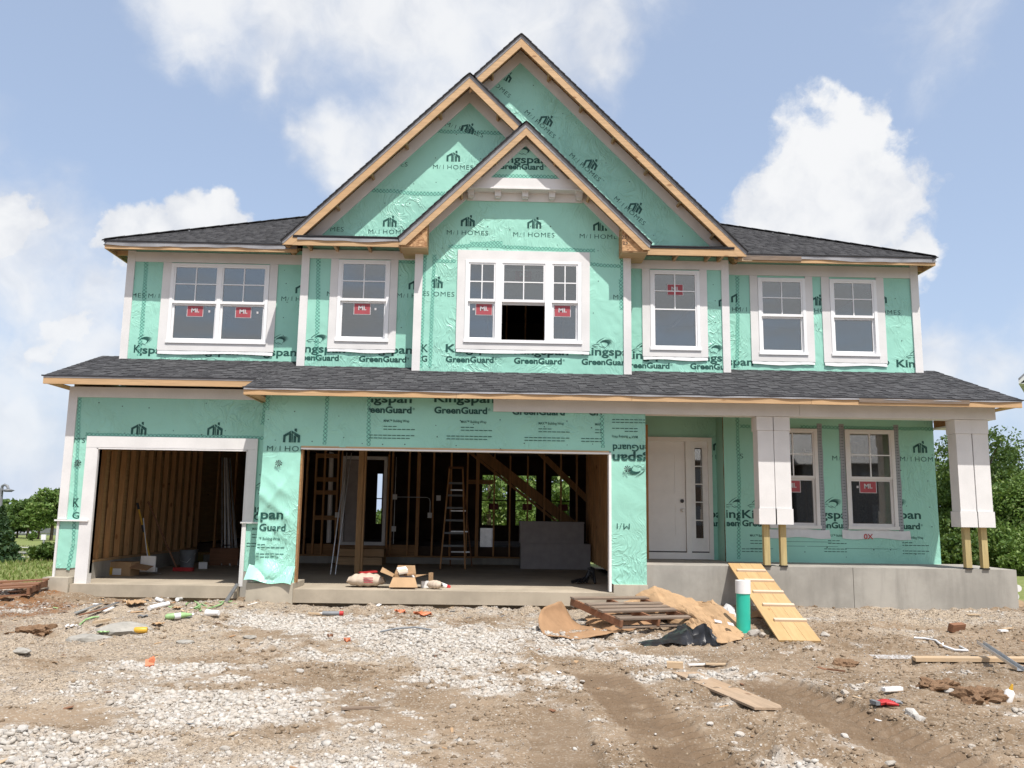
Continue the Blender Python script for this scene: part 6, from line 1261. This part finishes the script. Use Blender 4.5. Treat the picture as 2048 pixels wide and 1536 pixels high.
p = gp(1770, 1412); t0 = obj('work_glove', 'red and grey work glove lying on the soil at the right', 'glove', p+Vector((0, 0, .01)), .2); mb = MB(); mb.sheet(lambda u, v: ((u-.5)*.15, (v-.5)*.10, .025+.02*math.sin(math.pi*u)*math.sin(math.pi*v)), 8, 6, 0, True, .02); mb.build('palm', MT['red'], t0)
for k in range(4): MB().tube([(.07, -.04+k*.027, .022), (.11+.01*(k % 2), -.05+k*.03, .025), (.145-.012*abs(k-1.5), -.055+k*.034, .012)], [.014, .013, .009], 8).build('finger', MT['grey'], t0)
MB().tube([(-.02, -.05, .02), (.03, -.09, .02), (.06, -.095, .012)], [.015, .013, .009], 8).build('thumb', MT['red'], t0); MB().box(-.115, -.075, -.045, .045, .004, .034).build('cuff', MT['grey'], t0)
p = gp(2014, 1402); t0 = obj('glue_bottle', 'small white bottle with a yellow tip by the clods at the right', 'bottle', p+Vector((0, 0, -.01))); t0.rotation_euler = (.2, .25, 0); MB().tube([(0, 0, 0), (0, 0, .09), (0, 0, .11)], [.04, .04, .02], 12).build('bottle_body', MT['white'], t0); MB().tube([(0, 0, .111), (0, 0, .16)], [.018, .008], 10).build('bottle_tip', MT['yellow'], t0)
c = gp(1775, 1318); mb = MB(); mb.sheet(lambda u, v: ((u-.5)*.62, (v-.5)*.20, .02+.03*abs(math.sin(u*11+v*6))*math.sin(math.pi*v)), 26, 8, 0, True, 0); solo(mb, 'plastic_film', MT['clear'], 'crinkled clear film lying left of the pale plank', 'plastic film', c)
def cord(pts, r, name, mat, label, cat, lift=.015, flat=False):
    P = [gp(*q)+Vector((0, 0, lift)) for q in pts]; c = P[len(P)//2].copy(); mb = MB(); mb.tube([p-c for p in P], r, 6); return solo(mb, name, mat, label, cat, c)
cord([(1828, 1278), (1850, 1280), (1872, 1284), (1886, 1296), (1910, 1303), (1935, 1304), (1920, 1296)], .014, 'strap', MT['flash'], 'twisted pale strap trailing on the soil above the plank', 'strap')
cord([(760, 1272), (790, 1266), (830, 1263), (862, 1268)], .012, 'hose_piece', MT['grey'], 'thin grey green hose arched on the white stones', 'hose', .05)
for k, (pts, lb) in enumerate((([(372, 1214), (385, 1205), (396, 1213), (400, 1222), (388, 1224), (402, 1214), (412, 1218)], 'tangle of lime green strapping by the left slab'), ([(400, 1224), (425, 1218), (442, 1212), (447, 1206), (438, 1207)], 'loop of green strapping left of the downspout strip'), ([(160, 1252), (170, 1243), (185, 1238), (198, 1237)], 'short lime green strap on the clay edge'))): cord(pts, .012, 'strapping', MT['green'], lb, 'strap', .04 if k == 0 else .02)
a, b = gp(452, 1205), Vector((-4.0, .40, .17)); d = b-a; o_ = solo(MB().bar((0, 0, 0), d, .05, .025), 'metal_strip', MT['steel'], 'long metal strip leaning from the gravel up to the left footing', 'metal strip', a+Vector((0, 0, .01)))
for k, (p0, p1, mt, lb) in enumerate((((150, 1232), (202, 1213), 'steel', 'grey metal trim strip, rearmost of the strips on the clay'), ((158, 1237), (215, 1222), 'oldred', 'brown strip between the metal strips on the clay'), ((178, 1234), (236, 1211), 'steel', 'bright metal trim strip, longest of the strips on the clay'), ((208, 1230), (226, 1222), 'white', 'short white strip in front of the metal strips'))): plank('trim_strip', lb, p0, p1, .045, .012, MT[mt], False, .03+.004*k)
for k, (p0, p1, mt, lb) in enumerate((((298, 1222), (336, 1213), 'white', 'white pipe offcut in the rubbish by the left slab'), ((312, 1203), (326, 1208), 'flash', 'small pale tube behind the white offcut'), ((354, 1204), (380, 1201), 'flash', 'pale roll against the left slab'))):
    a, b = gp(*p0), gp(*p1); c = (a+b)/2; mb = MB(); mb.tube([a-c, b-c], .03 if k else .035, 10); solo(mb, 'pipe_offcut', MT[mt], lb, 'pipe', c+Vector((0, 0, .035)))
for k, (px, py, mt, lb) in enumerate(((355, 1219, 'card', 'brown cardboard scrap in the rubbish by the left slab'), (340, 1210, 'carddark', 'dark cardboard scrap behind the white offcut'), (268, 1210, 'card', 'tan flattened paper left of the rubbish'), (316, 1252, 'card', 'small brown scrap near the yellow can'), (186, 1278, 'flash', 'pinkish white wrapper on the clay edge'), (142, 1256, 'flash', 'clear crumpled wrapper on the clay'), (208, 1268, 'green', 'faded green scrap below the offcut'), (285, 1236, 'grey', 'dark crumpled rag standing in the gravel'))):
    s_ = .10 if k != 2 else .24; mb = MB(); r_ = random.Random(k); a1, a2 = r_.uniform(4, 9), r_.uniform(4, 9)
    mb.sheet(lambda u, v: ((u-.5)*s_*1.3, (v-.5)*s_, .012+s_*.22*abs(math.sin(u*a1)*math.cos(v*a2))), 7, 6, 0, False, .004); solo(mb, 'litter', MT[mt], lb, 'scrap', gp(px, py, .01), r_.uniform(-1, 1))
def clod(label, px, py, s_, sq):
    bm = bmesh.new(); bmesh.ops.create_icosphere(bm, subdivisions=4, radius=1); r_ = px*.1
    P = np.array([v.co[:] for v in bm.verts]); k = 1+.9*fbm(P[:, 0]*1.6+r_, P[:, 1]*1.6+P[:, 2]*1.3, 5, 4)+.25*fbm(P[:, 0]*7, P[:, 1]*7+P[:, 2]*5, 8, 3)
    for v, q in zip(bm.verts, k): v.co *= q; v.co.z *= sq
    me_ = bpy.data.meshes.new('clod'); bm.to_mesh(me_); bm.free(); me_.materials.append(SOILD); o_ = link('clod', me_, None, gp(px, py, -.02)); o_.scale = (s_, s_*.8, s_); tag(o_, label, 'clod', 'clods of earth')
SOILD = plain('damp_clods', (.20, .125, .075), .95, .1, .35, 14, 1.0, 0, 50)
clod('big dark clod of earth at the right edge of the bank', 1960, 1398, .22, .55); clod('rough clod of earth left of the white stones on the right bank', 1880, 1374, .18, .5); clod('crumbled reddish clod on the clay at the far left', 72, 1268, .26, .45); clod('low earth clod in front of the right gravel', 1690, 1330, .16, .4)
for k, (px, py, sx, lb) in enumerate(((245, 1262, .35, 'grey lump of dried mortar below the offcut'), (180, 1283, .30, 'grey lump of dried mortar on the clay edge'), (370, 1287, .12, 'flat grey mortar chip on the gravel'), (500, 1276, .09, 'small grey mortar chip right of the flat one'), (38, 1305, .13, 'grey broken block on the clay at the far left'))):
    o_ = link('mortar_lump', RM[k], None, gp(px, py, .01)); o_.scale = (sx, sx*.55, sx*.28); o_.data = RM[k].copy(); o_.data.materials.clear(); o_.data.materials.append(MT['concrete']); tag(o_, lb, 'mortar', 'lumps of mortar')
# things on and in the garage
def bag(label, c, sx, sy, sz, rz, mat='paper', name='cement_bag'):
    mb = MB(); mb.sheet(lambda u, v: (sx*(u-.5)*(1-.06*math.sin(v*6.28)), sy/2*math.cos(v*6.2832)*(math.sin(math.pi*min(.97, max(.03, u)))**.28), sz/2+sz/2*math.sin(v*6.2832)*(math.sin(math.pi*min(.985, max(.015, u)))**.35)+.008*math.sin(u*31+v*9)), 26, 24, 0, True)
    return solo(mb, name, MT[mat], label, 'bag', c, rz)
b_ = bag('plump tan paper bag of mortar lying on the garage slab edge', (-1.99, .42, .165), .58, .34, .21, .06); q = MB()
for k in range(3): q.box(-.02-.005*k, .12, -.178, -.1745, .075+.032*k, .092+.032*k)
q.build('bag_print', MT['redlabel'], b_)
MB().obox((.02, .05, .222), (.13, .03, .01), (-.02, .05, 0), (0, 0, .012)).build('bag_print', MT['red'], b_)
bag('small rolled tan bag right of the open cardboard box', (-.89, .22, .165), .26, .15, .125, -.5)
t0 = obj('cardboard_box', 'open brown cardboard box with spread flaps on the garage slab edge', 'box', (-1.38, .36, .164), .05)
for nm, pts in (('box_wall', [(-.17, -.17, 0), (.17, -.17, 0), (.17, -.17, .17), (-.17, -.17, .17)]), ('box_wall', [(-.17, .17, 0), (.17, .17, 0), (.17, .17, .2), (-.17, .17, .2)]), ('box_wall', [(-.17, -.17, 0), (-.17, .17, 0), (-.17, .17, .19), (-.17, -.17, .19)]), ('box_wall', [(.17, -.17, 0), (.17, .17, 0), (.17, .17, .19), (.17, -.17, .19)]),
                ('flap', [(-.17, -.17, .17), (-.17, .17, .19), (-.36, .12, .30), (-.37, -.2, .25)]), ('flap', [(.17, -.17, .17), (.17, .17, .19), (.37, .12, .20), (.34, -.2, .22)]), ('flap', [(-.17, -.172, .17), (.17, -.172, .17), (.22, -.30, .03), (-.22, -.30, .03)]), ('flap', [(-.17, .17, .2), (.17, .17, .2), (.15, .20, .33), (-.12, .2, .33)])):
    mb = MB(); a = [Vector(p) for p in pts]; nn = (a[1]-a[0]).cross(a[2]-a[0]).normalized()*.004; mb.face(a); mb.face([p+nn for p in a[::-1]]); mb.build(nm, MT['card'], t0)
MB().box(-.16, .16, -.16, .16, .004, .012).build('box_floor', MT['carddark'], t0)
for k in range(5): MB().obox((random.uniform(-.1, .1), random.uniform(-.1, .08), .16+.03*k), (.07, .02, .01), (-.02, .05, .02), (0, 0, .012)).build('packing_scrap', MT[('flash', 'steel', 'carddark', 'paper', 'white')[k]], t0)
solo(MB().box(-.06, .06, -.05, .05, 0, .10), 'carton', MT['white'], 'small white carton between the box and the rolled bag', 'box', (-1.06, .40, .165), .2)
solo(MB().box(-.02, .02, -.05, .05, 0, .22), 'cardboard_scrap', MT['card'], 'upright strip of cardboard behind the white carton', 'cardboard', (-.98, .55, .165), -.3)
t0 = obj('spray_can', 'white can with a red cap lying behind the rolled bag', 'can', (-.78, .46, .20)); t0.rotation_euler = (0, .35, .3); MB().tube([(-.10, 0, 0), (.06, 0, 0)], .035, 12).build('can_body', MT['white'], t0); MB().tube([(.061, 0, 0), (.12, 0, 0)], .036, 12).build('can_cap', MT['red'], t0)
t0 = obj('air_hose', 'tangled black hose with a tool against the right garage jamb', 'hose', (1.64, 1.55, .165))
for k in range(4): MB().tube([(-.18+.05*k, -.1, .03), (-.08+.04*k, .02, .05+.05*k), (.02, .06*k-.1, .16+.03*k), (.10, .02, .08+.06*k), (.12, -.08, .02)], .022, 8).build('hose_coil', MT['black'], t0)
MB().bar((-.28, -.06, .03), (.02, .04, .10), .06, .05).build('tool_body', MT['black'], t0)
# step ladder
t0 = obj('step_ladder', 'tall brown step ladder with grey treads open in the wide garage', 'ladder', (-.83, 5.0, .161)); lf = lambda f: .26*(1-f)+.145*f
for s_ in (-1, 1):
    MB().bar((s_*.26, -.25, 0), (s_*.145, .22, 2.12), .03, .075, (0, 1, 0)).build('rail', MT['stud'], t0); MB().bar((s_*.24+.13, .95, 0), (s_*.14, .30, 2.05), .03, .05, (0, 1, 0)).build('rear_rail', MT['oldred'], t0)
for k in range(7): f = .1+.125*k; y = -.25+.47*f; MB().box(-lf(f), lf(f), y-.02, y+.10, 2.12*f-.02, 2.12*f+.02).build('tread', MT['grey'], t0)
for k in range(4): f = .15+.22*k; MB().bar((-.24*(1-f)-.14*f+.13*(1-f), .95-.65*f, 2.05*f), (.24*(1-f)+.14*f+.13*(1-f), .95-.65*f, 2.05*f), .025, .025).build('rear_brace', MT['steel'], t0)
MB().box(-.16, .16, .16, .36, 2.12, 2.16).build('ladder_cap', MT['oldred'], t0)
solo(MB().box(0, 1.50, 0, .55, 0, .54), 'carton', MT['boxgrey'], 'long grey carton lying on the floor under another in the wide garage', 'box', (.60, 5.15, .163), 0, 'grey cartons'); solo(MB().box(0, 1.38, 0, .50, 0, .46).box(-.01, 1.39, -.012, .51, .425, .465), 'carton', MT['boxgrey'], 'upper long grey carton stacked on another in the wide garage', 'box', (.58, 5.16, .705), .015, 'grey cartons')
for x, lb in ((-3.02, 'thin pipe leaning in the left corner of the wide garage'), (-2.93, 'second thin pipe beside it in the left corner of the wide garage')): solo(MB().tube([(0, 0, 0), (.12, .5, 2.3)], .012, 6), 'conduit', MT['steel'], lb, 'pipe', (x, 2.9, .165), 0, 'conduits leaning indoors')
# left garage
t0 = obj('cardboard_box', 'brown cardboard box with a yellow and white label in the left garage', 'box', (-6.56, 2.25, .146), -.12); MB().box(-.2, .2, -.15, .15, 0, .24).build('box_body', MT['card'], t0); MB().box(-.185, -.13, -.1545, -.151, .02, .15).build('yellow_label', MT['yellow'], t0); MB().box(-.128, .03, -.1545, -.151, .02, .13).build('white_label', MT['white'], t0)
MB().obox((.36, -.08, .16), (.16, 0, -.02), (0, .12, .03), (0, 0, .004)).build('flap', MT['carddark'], t0); MB().obox((.36, .14, .20), (.14, 0, 0), (0, .012, 0), (0, 0, .14)).build('flap', MT['white'], t0)
def pole(label, name, cat, a, b, mats, r=.016, extra=None):
    a, b = Vector(a), Vector(b); t0 = obj(name, label, cat, a); MB().tube([(0, 0, 0), (b-a)*.55], r, 8).build('shaft', mats[0], t0); MB().tube([(b-a)*.55, (b-a)*.66], r*1.3, 8).build('grip', mats[1], t0); MB().tube([(b-a)*.66, (b-a)*.9], r, 8).build('shaft', mats[0], t0); MB().tube([(b-a)*.9, b-a], r*1.35, 8).build('end_grip', mats[1], t0)
    if extra: extra(t0)
pole('yellow handled shovel leaning on the left garage wall', 'shovel', 'shovel', (-6.36, 3.0, .22), (-6.74, 3.0, 1.43), (MT['yellow'], MT['black']), .018, lambda t0: MB().sheet(lambda u, v: ((u-.5)*.2, -.02+.03*abs(u-.5), .02-.10*v), 6, 4, 0, True, .004).build('blade', MT['steel'], t0))
pole('dark red handled broom leaning right of the yellow shovel', 'broom', 'broom', (-6.06, 3.4, .22), (-6.70, 3.4, 1.46), (MT['oldred'], MT['oldred']), .017, lambda t0: MB().box(-.05, .32, -.05, .05, -.07, .0).build('broom_head', MT['red'], t0))
solo(MB().tube([(0, 0, 1.0), (.10, 0, .45), (.20, 0, .05), (.26, -.02, .02), (.42, -.05, .015)], .010, 8), 'metal_rod', MT['steel'], 'bent grey metal rod between the shovel and the broom', 'rod', (-6.44, 2.6, .15))
t0 = obj('bucket', 'grey plastic bucket against the stem wall of the left garage', 'bucket', (-6.18, 4.3, .146)); MB().tube([(0, 0, 0), (0, 0, .34)], [.13, .16], 20).build('bucket_body', MT['grey'], t0); MB().tube([(-.16, 0, .30), (-.10, -.15, .16), (.05, -.17, .12), (.16, -.02, .30)], .006, 6).build('handle', MT['steel'], t0); MB().tube([(0, 0, .335), (0, 0, .36)], .168, 20).build('rim', MT['grey'], t0)
solo(MB().box(-.08, .08, -.06, .06, 0, .13), 'carton', MT['white'], 'small white carton on the floor right of the grey bucket', 'box', (-5.82, 4.2, .146), .2)
t0 = obj('tool_case', 'dark red tool case deep in the left garage', 'tool case', (-5.75, 5.4, .146)); MB().box(-.3, .3, -.15, .15, 0, .36).build('case_body', MT['oldred'], t0); MB().tube([(-.1, 0, .36), (-.08, 0, .42), (.08, 0, .42), (.1, 0, .36)], .012, 6).build('handle', MT['black'], t0)
for k in range(7): x = -5.78+.058*k; solo(MB().tube([(0, 0, 0), (-.45-.03*k, .95+.05*(k % 2), 2.35)], .019, 8), 'conduit', MT['white'] if k % 2 else MT['steel'], 'pale conduit in the bundle leaning at the back right of the left garage', 'pipe', (x, 5.25+.04*(k % 3), .146), 0, 'conduit bundle leaning indoors')
# pipes stacked right of the porch
for k, (dx, z, mt) in enumerate(((0, 0, 'white'), (.15, 0, 'palewood'), (.08, .11, 'flash'), (.02, .22, 'oldwood'), (.13, .24, 'white'))): solo(MB().tube([(0, 0, .06), (.25, 3.0, .06)], .055, 12), 'stacked_pipe', MT[mt], ('white pipe at the bottom of the stack right of the porch slab', 'tan pole lying against the bottom white pipe right of the slab', 'pale pipe in the middle of the stack right of the slab', 'grey brown pole near the top of the stack right of the slab', 'white pipe on top of the stack right of the porch slab')[k], 'pipe', (8.38+dx, .55, float(hgt(8.4, .6))+z), 0, 'pipes stacked beside the porch')

# crumbs of wood, paper and plastic trodden into the soil: too many and too small to count
mb = MB(); mats = [MT['palewood'], MT['oldred'], MT['white'], MT['card'], MT['grey'], MT['green'], MT['carddark']]
for k in range(330):
    if k < 110: x, y = random.gauss(-5.0, .75), random.gauss(-.55, .42)
    elif k < 150: x, y = random.gauss(-.3, 1.2), random.gauss(-.7, .3)
    else: x, y = random.uniform(-7, 7.5), random.uniform(-8, -.3)
    if y > .1: continue
    L = random.uniform(.015, .05)*(1.6 if k < 110 else 1); a = random.uniform(0, 6.28); c = Vector((x, y, float(hgt(x, y))+.008)); ax = Vector((math.cos(a), math.sin(a), random.uniform(-.2, .3)))*L; ay = Vector((-math.sin(a), math.cos(a), random.uniform(-.2, .2)))*L*random.uniform(.12, .5)
    mb.obox(c, ax, ay, (0, 0, .003), random.choice((0, 0, 1, 2, 3, 4, 6, 5 if k < 110 else 0)))
o_ = mb.build('debris', mats); tag(o_, 'small crumbs of wood, paper and plastic trodden into the site', 'debris', kind='stuff')
